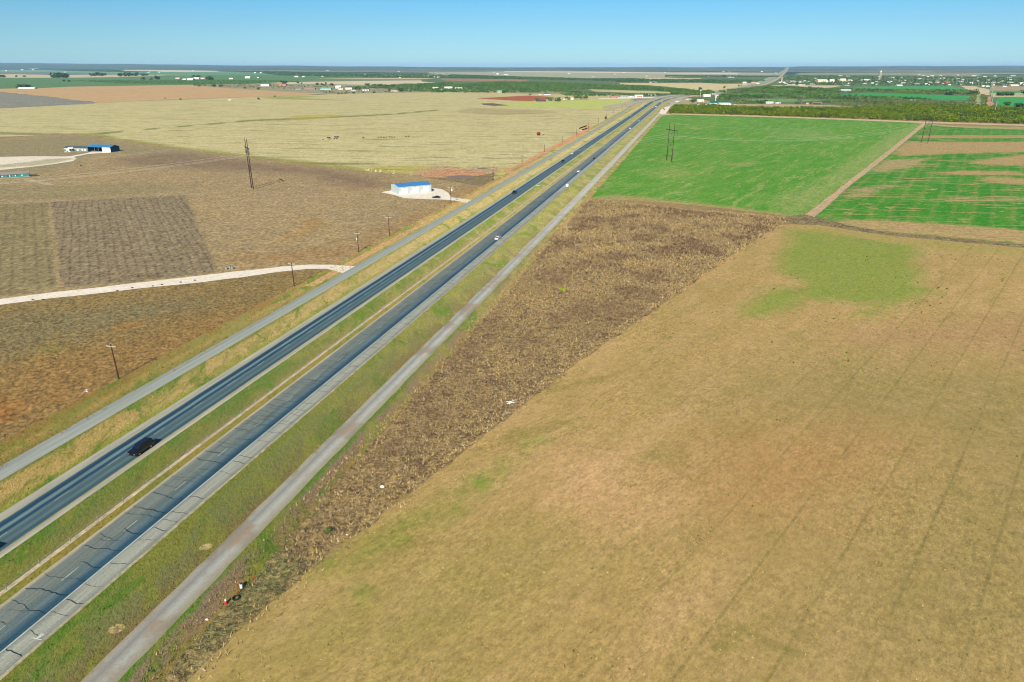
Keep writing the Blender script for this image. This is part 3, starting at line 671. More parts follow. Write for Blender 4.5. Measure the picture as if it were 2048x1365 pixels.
def asphalt_mat(name, stops, gain=1.0, lo=0, hi=1, streak=0.25, grain=0.25, rough=0.75, spec=0.35):
    m = bpy.data.materials.new(name); t = NT(m)
    a, b, vec = road_vec(t)
    wob = t.noise(t.pos(), 0.12, 3, 0.6); wob1 = t.noise(t.pos(), 1.4, 4, 0.7)
    al = t.math('ADD', a, t.math('MULTIPLY', t.math('SUBTRACT', wob, 0.5), 0.35))
    al = t.math('ADD', al, t.math('MULTIPLY', t.math('SUBTRACT', wob1, 0.5), 0.22))
    p = t.rng(al, lo, hi)
    base = t.ramp(p, [((LT(l) - lo) / (hi - lo), C(h)) for l, h in stops])
    _, _, v2 = road_vec(t, 1.0, 0.05)
    n = t.noise(v2, 1.3, 5, 0.7)
    base = t.mix(1.0, base, t.gray(t.rng(n, 0.3, 0.7, 1 - streak, 1 + streak)), 'MULTIPLY')
    n3 = t.noise(t.pos(), 3.5, 4, 0.8)
    base = t.mix(1.0, base, t.gray(t.rng(n3, 0.25, 0.75, 1 - grain, 1 + grain)), 'MULTIPLY')
    t.color(base); t.bsdf.inputs['Roughness'].default_value = rough; t.bsdf.inputs['Specular IOR Level'].default_value = spec
    t.bump(t.noise(t.pos(), 6, 3, 0.7), 0.25, 0.03); return m
zr = nz(0.02)
sheet('driveway', [(-500, 672), (0, 600), (102, 587), (205, 575.8), (293, 565.5), (410, 552), (500, 542), (559, 535.4), (617, 531), (661, 531), (712, 534.5), (690, 549.5), (670, 543.8), (655, 539.5), (617, 539.5), (559, 545.5), (500, 554), (410, 565.8), (293, 577.5), (205, 588), (102, 598.5), (0, 612), (-500, 688)], MCAL, zr - 0.010, amp=0.35, step=2.5)
sheet('gravel_pad', [(762, 386), (778, 383), (800, 378), (868, 377.5), (885, 380), (897, 387), (902, 396), (943, 401.2), (934, 407.5), (920, 404), (890, 401), (860, 400), (808, 398), (790, 392)], MCAL, zr - 0.010, amp=0.5, step=3)
LCst = [(-109.3, '#a5a698'), (-108.9, '#aeafa0'), (-107.4, '#9fa196'), (-106.95, '#3f5c66'), (-106.3, '#123a56'), (-105.8, '#184460'), (-105.3, '#708a90'), (-104.9, '#6c868e'), (-104.4, '#16425e'), (-103.9, '#204a62'), (-103.45, '#60767c'),
        (-102.6, '#40606c'), (-102.1, '#48646c'), (-101.6, '#5c757a'), (-101.1, '#4c686f'), (-100.7, '#2e5060'), (-100.2, '#3c5a64'), (-99.95, '#6f827f'), (-99.7, '#a5a797'), (-98.6, '#b2b3a2')]
RCst = [(-89.2, '#b4b5a6'), (-88.75, '#a4a89c'), (-88.5, '#798380'), (-87.0, '#6f7b78'), (-85.4, '#78827d'), (-85.0, '#60706f'), (-84.3, '#5f747a'), (-83.5, '#63777c'), (-82.9, '#496473'), (-82.2, '#244c64'), (-81.6, '#274e62'),
        (-81.35, '#5c7278'), (-81.1, '#8b948f'), (-80.2, '#9fa69c'), (-79.0, '#a0a59a'), (-78.3, '#8a918a'), (-77.9, '#7e857f'), (-77.7, '#b5b3a4')]
road_l = ribbon('road', asphalt_mat('worn_asphalt_left', LCst, lo=L['LC0'], hi=L['LC1']), zr, L['LC0'], L['LC1'], -10, SE + 190, ds=3, nl=1, edge=0.06)
road_r = ribbon('road', asphalt_mat('worn_asphalt_right', RCst, lo=L['RC0'], hi=L['RC1'], grain=0.42), zr, L['RC0'], L['RC1'], -10, SE + 190, ds=3, nl=1, edge=0.06, seed=3)
FLst = [(-123.2, '#98a19e'), (-122, '#8f9a99'), (-121.2, '#a3abA6'.lower()), (-120.5, '#93a09f'), (-119.4, '#a2aba6'), (-118.6, '#a0a79e')]
FLst = [(a_, h_.lower()) for a_, h_ in FLst]
def fl_shift(s):   # the frontage road swings away to the left far ahead
    return -np.interp(s, [0, 800, 950, 1365, 1500], [0, 0, 2.0, 9.0, 11])
ribbon('frontage_road', asphalt_mat('chip_seal', FLst, lo=L['FL0'], hi=L['FL1'], rough=0.9, spec=0.15, streak=0.12, grain=0.12), zr, lambda s: L['FL0'] + fl_shift(s), lambda s: L['FL1'] + fl_shift(s), -10, SE, ds=2.5, edge=0.12, seed=5)
def fr_mat():
    m = bpy.data.materials.new('broken_chip_seal'); t = NT(m); a, b, vec = road_vec(t); v0 = t.pos()
    p = t.rng(a, L['FR0'], L['FR1'])
    c1 = t.ramp(p, [(0, C('#a8a391')), (0.12, C('#a9aca8')), (0.3, C('#8f9494')), (0.45, C('#a9b1b0')), (0.6, C('#b9bfbb')), (0.8, C('#a8aaa0')), (1, C('#a39c84'))])
    red = t.ramp(p, [(0, C('#8c8068')), (0.2, C('#93928c')), (0.4, C('#a48e78')), (0.65, C('#a39c8e')), (1, C('#8d8a78'))])
    n = t.noise(v0, 0.09, 4, 0.6)
    c1 = t.mix(t.rng(n, 0.50, 0.60, 0, 0.9), c1, red)
    c1 = t.mix(t.rng(t.noise(v0, 0.5, 5, 0.8), 0.5, 0.7, 0, 0.5), c1, C('#8c8472'))
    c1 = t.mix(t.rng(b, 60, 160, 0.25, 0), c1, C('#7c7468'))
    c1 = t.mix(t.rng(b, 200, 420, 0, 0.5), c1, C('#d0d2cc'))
    _, _, v2 = road_vec(t, 1.0, 0.3)
    ck = t.noise(v2, 1.6, 5, 0.8, 1.0)
    c1 = t.mix(t.rng(ck, 0.58, 0.68, 0, 0.55), c1, C('#72797a'))
    n3 = t.noise(v0, 3.0, 4, 0.8)
    c1 = t.mix(1.0, c1, t.gray(t.rng(n3, 0.25, 0.75, 0.85, 1.15)), 'MULTIPLY')
    t.color(c1); t.bump(n3, 0.3, 0.04); return m
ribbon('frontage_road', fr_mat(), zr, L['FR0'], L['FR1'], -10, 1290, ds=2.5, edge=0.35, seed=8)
# mow strip under the cable barrier
ribbon('mow_strip', field_mat('old_concrete', ['#c9bda4', '#b9ad92', '#d2c8b2'], L=6, fine=0.5, finev=0.2, bump=0.3), zr, L['BS'] - 0.38, L['BS'] + 0.38, -10, 620, ds=2, edge=0.10, seed=11)
MGUT = field_mat('bare_edge', ['#a8a284', '#b5ac8e', '#8f8a66'], L=6, fine=0.6, finev=0.2, bump=0.3)
ribbon('road_edge', MGUT, zr - 0.006, L['RC1'] - 0.2, L['RC1'] + 0.38, -10, 600, ds=2, edge=0.15, seed=12)

# painted lines
zp = zr + 0.012
MY = plain('yellow_paint', '#b5a06a', var=0.25, scale=0.6); MWH = plain('white_paint', '#bfc8c4', var=0.25, scale=0.6)
ribbon('lane_marking', MY, zp, L['LCy'] - 0.09, L['LCy'] + 0.09, -10, 900, ds=4)
ribbon('lane_marking', MY, zp, L['RCy'] - 0.08, L['RCy'] + 0.08, -10, 900, ds=4)
ribbon('lane_marking', MWH, zp, L['RCw'] - 0.10, L['RCw'] + 0.10, -10, 900, ds=4)
ribbon('lane_marking', plain('worn_white_paint', '#a9afa4', var=0.25, scale=0.6), zp, L['LCw'] - 0.05, L['LCw'] + 0.05, -10, 900, ds=4)
def dashes(lat, s_ref, mat, period=12.19, ln=3.05, s1=620, w=0.08):
    V = []; Fc = []; s = s_ref - period * 8
    while s < s1:
        n0 = len(V)
        for ds_ in (0, ln):
            for l in (-w, w): p = R(s + ds_, lat + l); V.append((p[0], p[1], zp + 0.002))
        Fc.append([n0, n0 + 1, n0 + 3, n0 + 2]); s += period
    tag(mesh_obj('lane_dashes', np.array(V), np.array(Fc), mat), kind='structure')
s_ref = s_of(U(128, 1166))
dashes(L['RCm'], s_ref, MWH, w=0.055); dashes(L['LCm'], s_ref + 4, plain('worn_white_paint', '#a9afa4', var=0.25, scale=0.6), w=0.06)

# tar-sealed cracks across the right carriageway
V = []; Fc = []; rr = random.Random(5); s = 12
def crack(s, l0, l1, w):
    n = max(3, int(abs(l1 - l0) / 0.45)); x = 0; pts = []; d0 = rr.uniform(-0.5, 0.5)
    for i in range(n + 1):
        l = l0 + (l1 - l0) * i / n; x += rr.uniform(-0.22, 0.22); pts.append((s + x + d0 * (i / n), l))
    for i, (ps, l) in enumerate(pts):
        ww = max(w, s * 0.0006) * (0.4 + 0.6 * abs(sin(i * 1.7 + s))) if 0 < i < n else 0.02
        a, b = R(ps - ww, l), R(ps + ww, l); V.append((*a, zp + 0.004)); V.append((*b, zp + 0.004))
        if i: k = len(V); Fc.append([k - 4, k - 2, k - 1, k - 3])
while s < 420:
    full = rr.random()
    w = rr.uniform(0.05, 0.12)
    if full < 0.5: crack(s, L['RC0'] + 0.3, L['RCw'] - 0.1, w)
    elif full < 0.75: crack(s, L['RCm'] - rr.uniform(0, 1), L['RCw'] - 0.1, w)
    else: crack(s, L['RC0'] + 0.3, L['RCm'], w)
    if rr.random() < 0.85: crack(s + rr.uniform(-0.8, 1.2), L['RCw'] + 0.1, L['RC1'] - 0.2, w * 0.8)
    if rr.random() < 0.6: crack(s + rr.uniform(1.5, 3), L['RC0'] + 0.3 + rr.uniform(0, 3), L['RCw'] - rr.uniform(0.1, 3), w * 0.6)
    s += rr.uniform(1.9, 4.2)
tag(mesh_obj('road_cracks', np.array(V), np.array(Fc), plain('crack_sealer', '#16303a', rough=0.5, var=0.1)), kind='structure')
V = []; Fc = []       # long seam beside the lane line
for q in range(40, 300, 2):
    o_ = 0.35 + 0.1 * fnoise(q, 0, 9); b0 = len(V)
    if fnoise(q, 3, 30) > -0.15:
        for ds_ in (0, 2):
            for l in (-0.03, 0.03): p = R(q + ds_, L['RCm'] - o_ + l); V.append((*p, zp + 0.003))
        Fc.append([b0, b0 + 1, b0 + 3, b0 + 2])
tag(mesh_obj('road_seam', np.array(V), np.array(Fc), plain('crack_sealer', '#16303a', rough=0.5, var=0.1)), kind='structure')

# hand-painted survey mark (a bar and an 8) on the shoulder
def stroke(px_pts, w, closed=False):
    P = [U(*p) for p in px_pts]; n = len(P); V = []; Fc = []
    for i in range(n):
        a = P[(i - 1) % n] if (closed or i) else P[i]; b = P[(i + 1) % n] if (closed or i < n - 1) else P[i]
        d = Vector((b[0] - a[0], b[1] - a[1])).normalized(); nx, ny = -d.y * w / 2, d.x * w / 2
        V += [(P[i][0] + nx, P[i][1] + ny, zp + 0.006), (P[i][0] - nx, P[i][1] - ny, zp + 0.006)]
    for i in range(n if closed else n - 1):
        j = (i + 1) % n; Fc.append([2 * i, 2 * i + 1, 2 * j + 1, 2 * j])
    return V, Fc
def zp_(x, y): return (55 + x * 50 / 1706, 1255 + y * 50 / 1706)
V = []; Fc = []
for pts, cl in (([(400, 835), (560, 875), (760, 925), (900, 945), (1000, 955)], False),
                ([(900, 690), (900, 640), (960, 590), (1060, 575), (1120, 610), (1095, 660), (1010, 700), (950, 730), (900, 800), (840, 840), (770, 840), (735, 810), (770, 765), (840, 750), (890, 735)], True)):
    v, f = stroke([zp_(*p) for p in pts], 0.13, cl); b = len(V); V += v; Fc += [[i + b for i in q] for q in f]
tag(mesh_obj('shoulder_marking', V, Fc, plain('survey_paint', '#dfe8df', var=0.08)), kind='structure')

# the highway on the far side of the junction, seen climbing to the skyline
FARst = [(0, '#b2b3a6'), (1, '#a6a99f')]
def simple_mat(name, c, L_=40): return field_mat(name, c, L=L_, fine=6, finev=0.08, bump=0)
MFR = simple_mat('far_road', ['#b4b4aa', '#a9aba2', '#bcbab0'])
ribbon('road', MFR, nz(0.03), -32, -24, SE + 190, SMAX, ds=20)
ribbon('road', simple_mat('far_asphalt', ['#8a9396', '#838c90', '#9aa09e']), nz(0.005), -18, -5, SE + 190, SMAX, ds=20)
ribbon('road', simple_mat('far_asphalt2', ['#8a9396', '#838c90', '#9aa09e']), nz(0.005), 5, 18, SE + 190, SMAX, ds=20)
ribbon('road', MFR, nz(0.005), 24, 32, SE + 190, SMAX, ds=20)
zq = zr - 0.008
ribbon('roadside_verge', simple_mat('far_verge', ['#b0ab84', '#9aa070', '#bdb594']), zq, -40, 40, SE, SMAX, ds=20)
sheet('junction', [(1204, 214), (1260, 203), (1285, 200.5), (1330, 199), (1352, 200), (1330, 205), (1280, 208), (1240, 217), (1215, 224)], simple_mat('junction_tar', ['#b5ab8c', '#a8a488', '#c2b494']), zq - 0.004)
sheet('road', [(1256, 200.6), (1330, 197.6), (1331, 198.6), (1262, 201.8), (1286, 206), (1283, 207)], simple_mat('side_road', ['#8f989a', '#8a9294', '#9da3a0']), zq + 0.004, amp=0.1)
sheet('gravel_apron', [(1318, 226), (1322, 220), (1330, 215), (1341, 213), (1336, 222), (1331, 229), (1322, 230)], MCAL, Z[0] + 0.008, amp=0.4)
sheet('frontage_road', [(1326, 220), (1338, 210), (1350, 203), (1362, 199.5), (1366, 201.5), (1354, 207), (1341, 215), (1334, 222)], MFR, Z[0] + 0.004, amp=0.2)
sheet('dirt_lane', [(1176, 252), (1153, 268), (1128, 283), (1090, 300), (1045, 327), (1005, 343), (1010, 345), (1050, 330), (1095, 304), (1135, 287), (1160, 272), (1185, 256)], field_mat('red_lane', ['#d49a70', '#c98f66', '#d8ab82'], L=12, fine=1.5, finev=0.2, bump=0.3), zv + 0.012, amp=0.8)

ribbon('dirt_strip', field_mat('tan_dirt', ['#c9a476', '#bd9a6c', '#d3b488'], L=9, fine=0.9, finev=0.2, bump=0.4), zv + 0.006, lambda s: L['FL0'] - 5.2 + 0.9 * fnoise(s, 1, 40), lambda s: L['FL0'] - 2.4 + 0.9 * fnoise(s, 7, 40), 205, 560, ds=2.5, edge=0.7, seed=21)
# bare oval spots and rubbish in the verge
for cx_, cy_, a_, b_ in ((234, 1261, 17, 9), (412, 1097, 14, 6)):
    sheet('bare_patch', [(cx_ + a_ * cos(q) , cy_ - b_ * sin(q) - a_ * 0.25 * cos(q)) for q in np.linspace(0, 2 * pi, 14)[:-1]], field_mat('bare_soil', ['#a8966c', '#928858', '#b09e74'], L=1.2, fine=0.4, finev=0.3, bump=0.4), zv + 0.01, step=0.35, amp=0.3)

# ------------------------------------------------------------------ grass and weeds as real tufts
def tuft_mesh(name, P, H, cols, mat, z=0.0, nb=4, wide=0.5, kind='stuff', lean=0.5, seed=1):
    """P (n,2) places, H (n,) heights: nb leaning blades per tuft"""
    r = np.random.default_rng(seed); n = len(P)
    ang = r.uniform(0, 2 * pi, (n, nb)); ln = r.uniform(0.3, 1.0, (n, nb)) * lean
    w = H[:, None] * wide * r.uniform(0.5, 1.0, (n, nb))
    cx_, sy_ = np.cos(ang), np.sin(ang)
    b0x = P[:, 0, None] + cx_ * w * 0.25 - sy_ * w * 0.5; b0y = P[:, 1, None] + sy_ * w * 0.25 + cx_ * w * 0.5
    b1x = P[:, 0, None] + cx_ * w * 0.25 + sy_ * w * 0.5; b1y = P[:, 1, None] + sy_ * w * 0.25 - cx_ * w * 0.5
    h = H[:, None] * r.uniform(0.6, 1.0, (n, nb))
    tx = P[:, 0, None] + cx_ * h * ln * 1.2; ty = P[:, 1, None] + sy_ * h * ln * 1.2
    zz = np.full((n, nb), z)
    V = np.stack([np.stack([b0x, b0y, zz], -1), np.stack([b1x, b1y, zz], -1), np.stack([tx, ty, zz + h], -1)], 2).reshape(-1, 3)
    Fc = np.arange(n * nb * 3).reshape(-1, 3)
    cc = np.repeat(cols, nb * 3, axis=0) * r.uniform(0.75, 1.25, (n * nb, 1)).repeat(3, 0)
    o = mesh_obj(name, V, Fc, mat, cols=np.clip(cc, 0, 1))
    return o
def col_mat(name, rough=1.0):
    m = bpy.data.materials.new(name); t = NT(m); t.color(t.attr('Col').outputs['Color'])
    t.bsdf.inputs['Roughness'].default_value = rough; t.bsdf.inputs['Specular IOR Level'].default_value = 0.05; return m
MT = col_mat('dry_stems')
def pick(n, hexes, w=None, r=rng):
    A = np.array([C(h)[:3] for h in hexes]); return A[r.choice(len(A), n, p=w)]
def in_poly(poly_w, n_per_m2, r=rng):
    P = np.array(poly_w); lo, hi = P.min(0), P.max(0)
    n = int((hi[0] - lo[0]) * (hi[1] - lo[1]) * n_per_m2)
    q = r.uniform(lo, hi, (n, 2)); return q[sdf(q, poly_w) < 0]
WP = [U(*p) for p in WEEDPOLY]
q = in_poly(WP, 2.0)
_lo, _hi = np.array(WP).min(0) - 5, np.array(WP).max(0) + 5
_n = int((_hi[0] - _lo[0]) * (_hi[1] - _lo[1]) * 1.6); _q = rng.uniform(_lo, _hi, (_n, 2)); _sd = sdf(_q, WP)
_ll = np.array([R(v_, L['vr']) for v_ in range(-20, 600, 10)]); _ly, _lx = _ll[:, 1], _ll[:, 0]
_rs = _q[:, 0] > np.interp(_q[:, 1], [60, 350], [-60, 45])      # only the field side, not over the lane
q = np.concatenate([q, _q[(_sd > 0) & (_sd < 3.2) & (rng.random(_n) < np.exp(-_sd / 1.2)) & (_q[:, 0] * 1.0 > -1e9) & (np.array([mnoise.noise(Vector((a / 9, b / 9, 1))) for a, b in _q]) > -0.25) & (_q[:, 0] > np.interp(_q[:, 1], _ly, _lx) + 3)]])
dist_q = np.hypot(q[:, 0], q[:, 1])
q = q[(rng.random(len(q)) < np.clip(260 / dist_q, 0.25, 1))]
dist_q = np.hypot(q[:, 0], q[:, 1])
nn = np.array([mnoise.noise(Vector((x / 16, y / 16, 0.3))) + 0.6 * mnoise.noise(Vector((x / 5, y / 5, 2.3))) for x, y in q])
cols = np.empty((len(q), 3))
green_zone = sdf(q, [U(*p) for p in [(300, 1480), (160, 1480), (262, 1365), (400, 1220), (505, 1110), (600, 1010), (640, 1030), (560, 1120), (610, 1150), (470, 1270), (375, 1365)]]) < 0
edge_d = np.abs(sdf(q, WP))
A = dict(dark=pick(len(q), ['#84705a', '#8e7860', '#948068', '#7e6c5a']), mid=pick(len(q), ['#a69070', '#ac9872', '#9a8a74', '#a89c80', '#b0a074']), gold=pick(len(q), ['#b49c6c', '#b6a074', '#b2a070', '#bca878', '#c4b28e']), green=pick(len(q), ['#6c8040', '#4c6030', '#6c7450', '#7c7c4c', '#848060', '#5c7050']))
sel = nn + rng.normal(0, 0.18, len(q)) + np.where(edge_d < 2.5, 0.5, 0)
cols[:] = A['mid']; cols[sel < -0.22] = A['dark'][sel < -0.22]; cols[sel > 0.30] = A['gold'][sel > 0.30]
gz = green_zone & (rng.random(len(q)) < 0.8); cols[gz] = A['green'][gz]
Hh = rng.uniform(0.28, 0.62, len(q)) * np.where(nn < -0.1, 1.25, 1.0) * np.clip(dist_q / 200, 0.9, 1.5)
Hh = np.where(green_zone, Hh * 0.7, Hh)
tag(tuft_mesh('dry_weeds', q, Hh, cols, MT, nb=4, wide=0.5, lean=1.5, z=zweed, seed=3), 'tall dry brown and golden weeds covering the wedge of ground beside the road', 'weeds', kind='stuff')
# verge grass
gx = []
for l0, l1, dens in ((L['vl'], L['FL0'], 0.5), (L['FL1'], L['LC0'], 0.55), (L['LC1'], L['BS'] - 0.5, 0.6), (L['BS'] + 0.5, L['RC0'], 0.8), (L['RC1'] + 0.4, L['FR0'], 0.6), (L['FR1'] + 0.2, L['vr'], 0.4)):
    smax = 420; n = int((l1 - l0) * smax * dens * 1.3)
    s_ = rng.random(n) ** 1.3 * smax + 25; l_ = rng.uniform(l0 + 0.1, l1 - 0.1, n)
    x, y = R(s_, l_); gx.append(np.stack([x, y, l_, s_], 1))
g = np.concatenate(gx)
zone = np.interp(g[:, 2], [L['vl'], L['FL0'], L['FL1'], L['LC0'], L['LC1'], L['BS'], L['RC0'], L['RC1'], L['FR0'], L['vr']], [0, 1, 0, 1, 3, 2.2, 1, 3, 2, 1])
cg = pick(len(g), ['#6f7f2e', '#7c8636', '#64782a', '#8a8a40']); cd = pick(len(g), ['#a8924e', '#b59c58', '#9c8a4a', '#8c7c44'])
cols = np.where((rng.random(len(g)) < np.clip(zone / 3.2, 0.1, 0.85))[:, None], cg, cd)
cols = cols * np.interp(g[:, 3], [80, 330], [1.0, 1.55])[:, None]  # tufts lightened with distance, matching the fall-off painted on the verge
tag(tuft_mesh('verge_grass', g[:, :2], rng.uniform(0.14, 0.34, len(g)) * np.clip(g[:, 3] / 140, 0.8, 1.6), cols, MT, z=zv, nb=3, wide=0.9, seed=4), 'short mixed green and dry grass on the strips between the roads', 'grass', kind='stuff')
# stubble and orange-weed tufts
q = in_poly([U(*p) for p in [(-20, 640), (200, 615), (420, 590), (600, 556), (640, 560), (560, 625), (240, 805), (-20, 955)]], 0.5)
cols = pick(len(q), ['#94784a', '#a07c44', '#8a7850', '#94865c', '#a88a50', '#7c6c4c'])
tag(tuft_mesh('orange_weeds', q, rng.uniform(0.2, 0.5, len(q)), cols, MT, z=zweed - 0.03, nb=3, wide=0.6, lean=1.4, seed=6), 'low rust orange weeds in the field left of the gravel road', 'weeds', kind='stuff')
q = in_poly([U(*p) for p in [(400, 1380), (640, 1130), (980, 868), (1250, 665), (1500, 520), (1700, 560), (2060, 640), (2080, 1380)]], 0.9)
dq = np.hypot(q[:, 0], q[:, 1]); q = q[rng.random(len(q)) < np.clip(110 / dq, 0.1, 1) ** 1.3]
cols = pick(len(q), ['#b49a68', '#c0a674', '#a89260', '#a0925c', '#ccb486', '#8c8250'])
tag(tuft_mesh('straw_stubble', q, rng.uniform(0.10, 0.24, len(q)), cols, MT, z=zweed - 0.03, nb=3, wide=1.1, lean=1.3, seed=8), 'cut tan straw scattered over the wide stubble field', 'stubble', kind='stuff')

# ================================================================== things
VERT = Vector((0, 0, 1))
def mpp(p):                     # metres per picture unit at a ground point
    return (dist(p) * cos(PITCH) + CAMH * sin(PITCH)) / F_ * 1.0
def zat(p, y):                  # height above ground point p that shows at picture row y
    lo, hi = 0.0, 71.0
    for _ in range(40):
        m = (lo + hi) / 2
        yy = CY - F_ * ((p[1] * sin(PITCH) + (m - CAMH) * cos(PITCH)) / (p[1] * cos(PITCH) - (m - CAMH) * sin(PITCH)))
        if yy > y: lo = m
        else: hi = m
    return lo

# ---------------- trees
def crown(r, h, w, n, base=0.15, leaf=0.6, seed=0, flat=0.8):
    """leaf clumps spread through a lumpy crown: returns verts, faces, colour factor"""
    g = np.random.default_rng(seed)
    nl = 6; lc = np.stack([g.uniform(-.55, .55, nl) * w / 2, g.uniform(-.55, .55, nl) * w / 2, g.uniform(0.35, 0.85, nl) * h * (1 - base) + base * h - 0.1 * h], 1)
    lr = g.uniform(.35, .6, nl) * w / 2
    k = g.integers(0, nl, n)
    d = g.normal(size=(n, 3)); d /= np.linalg.norm(d, axis=1)[:, None]
    rad = lr[k] * g.uniform(0.55, 1.05, n)
    c = lc[k] + d * rad[:, None] * np.array([1, 1, flat]); c[:, 2] = np.maximum(c[:, 2], base * h)
    c[:, 2] = np.minimum(c[:, 2], h)
    a = g.normal(size=(n, 3)); a /= np.linalg.norm(a, axis=1)[:, None]
    nrm = d + 0.5 * a; nrm /= np.linalg.norm(nrm, axis=1)[:, None]
    t1 = np.cross(nrm, g.normal(size=(n, 3))); t1 /= np.linalg.norm(t1, axis=1)[:, None]; t2 = np.cross(nrm, t1)
    s = leaf * g.uniform(0.6, 1.3, n)[:, None]
    V = np.stack([c + t1 * s, c - t1 * s * .6 + t2 * s * .8, c - t1 * s * .6 - t2 * s * .8], 1).reshape(-1, 3)
    Fc = np.arange(n * 3).reshape(-1, 3)
    f = np.repeat(g.uniform(0.7, 1.3, n), 3)
    return V, Fc, f
MLEAF = bpy.data.materials.new('foliage'); t = NT(MLEAF); t.color(t.mix(1.0, t.attr('Col').outputs['Color'], (1.15, 1.15, 1.05, 1), 'MULTIPLY')); t.bsdf.inputs['Specular IOR Level'].default_value = 0.1
MBARK = plain('bark', '#6b5a48')
def forest(name, polys, spacing, h, cols, label, n=40, w=1.1, leaf=None, seed=1, cat='trees', thin=None, px=True):
    """a wood too dense to count: one object"""
    g = np.random.default_rng(seed); P = []
    for poly in polys:
        pw = [U(*q) for q in poly] if px else poly
        P.append(in_poly(pw, 1.0 / spacing ** 2, g))
    P = np.concatenate(P)
    if thin:
        k = np.array([mnoise.noise(Vector((x / thin[0], y / thin[0], seed))) for x, y in P]); P = P[k > thin[1] + g.normal(0, 0.05, len(k))]
    T = [crown(None, 1.0, w, n, leaf=leaf or (0.62 / math.sqrt(n)) * 1.6, seed=seed * 10 + i, base=0.04) for i in range(5)]
    Vs, Fs, Cs = [], [], []; off = 0
    CC = np.array([C(c)[:3] for c in cols])
    for i in range(5):
        idx = np.arange(i, len(P), 5)
        if not len(idx): continue
        v, f, q = T[i]; a = g.uniform(0, 2 * pi, len(idx)); hh = g.uniform(h[0], h[1], len(idx)); ww = hh * g.uniform(0.8, 1.25, len(idx))
        x = v[None, :, 0] * np.cos(a)[:, None] - v[None, :, 1] * np.sin(a)[:, None]; y = v[None, :, 0] * np.sin(a)[:, None] + v[None, :, 1] * np.cos(a)[:, None]
        V = np.stack([x * ww[:, None] + P[idx, 0, None], y * ww[:, None] + P[idx, 1, None], v[None, :, 2] * hh[:, None] + np.zeros_like(x)], -1)
        ff = f[None] + (np.arange(len(idx)) * len(v))[:, None, None] + off
        ci = np.clip((np.array([mnoise.noise(Vector((px_ / 40, py_ / 40, 5.5))) for px_, py_ in P[idx]]) + 0.5 + g.normal(0, 0.22, len(idx))) * len(CC), 0, len(CC) - 1).astype(int)
        cc = CC[ci][:, None, :] * q[None, :, None] * g.uniform(0.85, 1.15, (len(idx), 1, 1))
        Vs.append(V.reshape(-1, 3)); Fs.append(ff.reshape(-1, 3)); Cs.append(cc.reshape(-1, 3)); off += V.shape[0] * V.shape[1]
    o = mesh_obj(name, np.concatenate(Vs), np.concatenate(Fs), MLEAF, cols=np.clip(np.concatenate(Cs), 0, 1))
    return tag(o, label, cat, kind='stuff')

forest('tree_belt', [[(1336, 232), (1350, 214), (1420, 213), (1500, 218), (1720, 219), (1840, 212), (1950, 214), (2120, 226), (2300, 236), (2300, 258), (2048, 249), (1850, 243), (1700, 238), (1500, 231.5), (1345, 228)]],
       5.2, (3.5, 7.0), ['#47602a', '#55701f', '#64791f', '#71801f', '#587228'], 'dense belt of yellow-green trees along the top edge of the green field', n=64, seed=2)
forest('scrub_wood', [[(1640, 206), (1700, 200), (1880, 203), (1940, 204), (1948, 222), (1830, 218), (1720, 216)], [(1944, 190), (1952, 190), (1950, 223), (1932, 223)], [(1963, 191), (1973, 191), (1975, 223), (1963, 223)]],
       8.5, (2.5, 5.5), ['#4a6040', '#5f7240', '#78804a', '#6f7458', '#66803a'], 'olive scrub of low trees behind the yellow-green tree belt', n=30, seed=3, thin=(60, -0.12))
forest('wood', [[(1436, 184.5), (1480, 179), (1530, 173.6), (1590, 175), (1650, 178), (1720, 180), (1940, 183), (1962, 190), (1860, 189), (1740, 185), (1640, 188), (1560, 187), (1450, 187)],
                [(1440, 191.4), (1640, 191.5), (1700, 193.5), (1870, 201.2), (1700, 199.5), (1640, 199), (1560, 197), (1480, 198), (1450, 204), (1500, 205), (1560, 206), (1480, 208), (1436, 206)]],
       9.5, (4, 7), ['#3a5a3a', '#44683a', '#587a3e', '#5d7648', '#688442'], 'dark green woods between the narrow green fields right of the far road', n=26, seed=4, thin=(70, -0.35))
forest('wood', [[(860, 186), (880, 178), (900, 172), (960, 166), (1010, 164), (1100, 166), (1200, 170), (1290, 173), (1345, 178), (1420, 184), (1410, 187), (1350, 185.5), (1280, 182), (1190, 179), (1100, 181.5), (1180, 186.5), (1000, 186)],
                [(700, 176), (760, 173), (850, 168.5), (905, 166), (900, 180), (870, 184), (800, 184), (790, 179)], [(1120, 188.5), (1180, 187.5), (1330, 191), (1340, 193), (1240, 194), (1130, 193)]],
       10, (3.5, 6.5), ['#3f6440', '#4a7042', '#587c42', '#6d8650', '#46683f'], 'wide green wood behind the pale pasture left of the highway', n=22, seed=5, thin=(80, -0.42))
forest('wood', [[(1340, 186), (1400, 185), (1422, 184), (1430, 188), (1418, 192.5), (1368, 191.5), (1345, 190)]],
       8, (5, 9), ['#3f6238', '#4c7038', '#5c7c3c'], 'clump of trees in the bend where the near highway disappears', n=40, seed=6)
forest('far_wood', [[(1232, 159.6), (1400, 160.2), (1535, 162), (1500, 166), (1440, 168), (1400, 165.6), (1290, 166), (1232, 165.5)], [(900, 150), (1000, 153.4), (1180, 158.6), (1290, 158.5), (1290, 160.4), (1230, 163), (900, 157)], [(1330, 151.5), (1560, 153.2), (1555, 155), (1330, 154.2)]],
       17, (5, 8), ['#3d6048', '#4a6c48', '#567650'], 'far bands of woodland between the tan fields beyond the junction', n=12, seed=7, leaf=0.32)
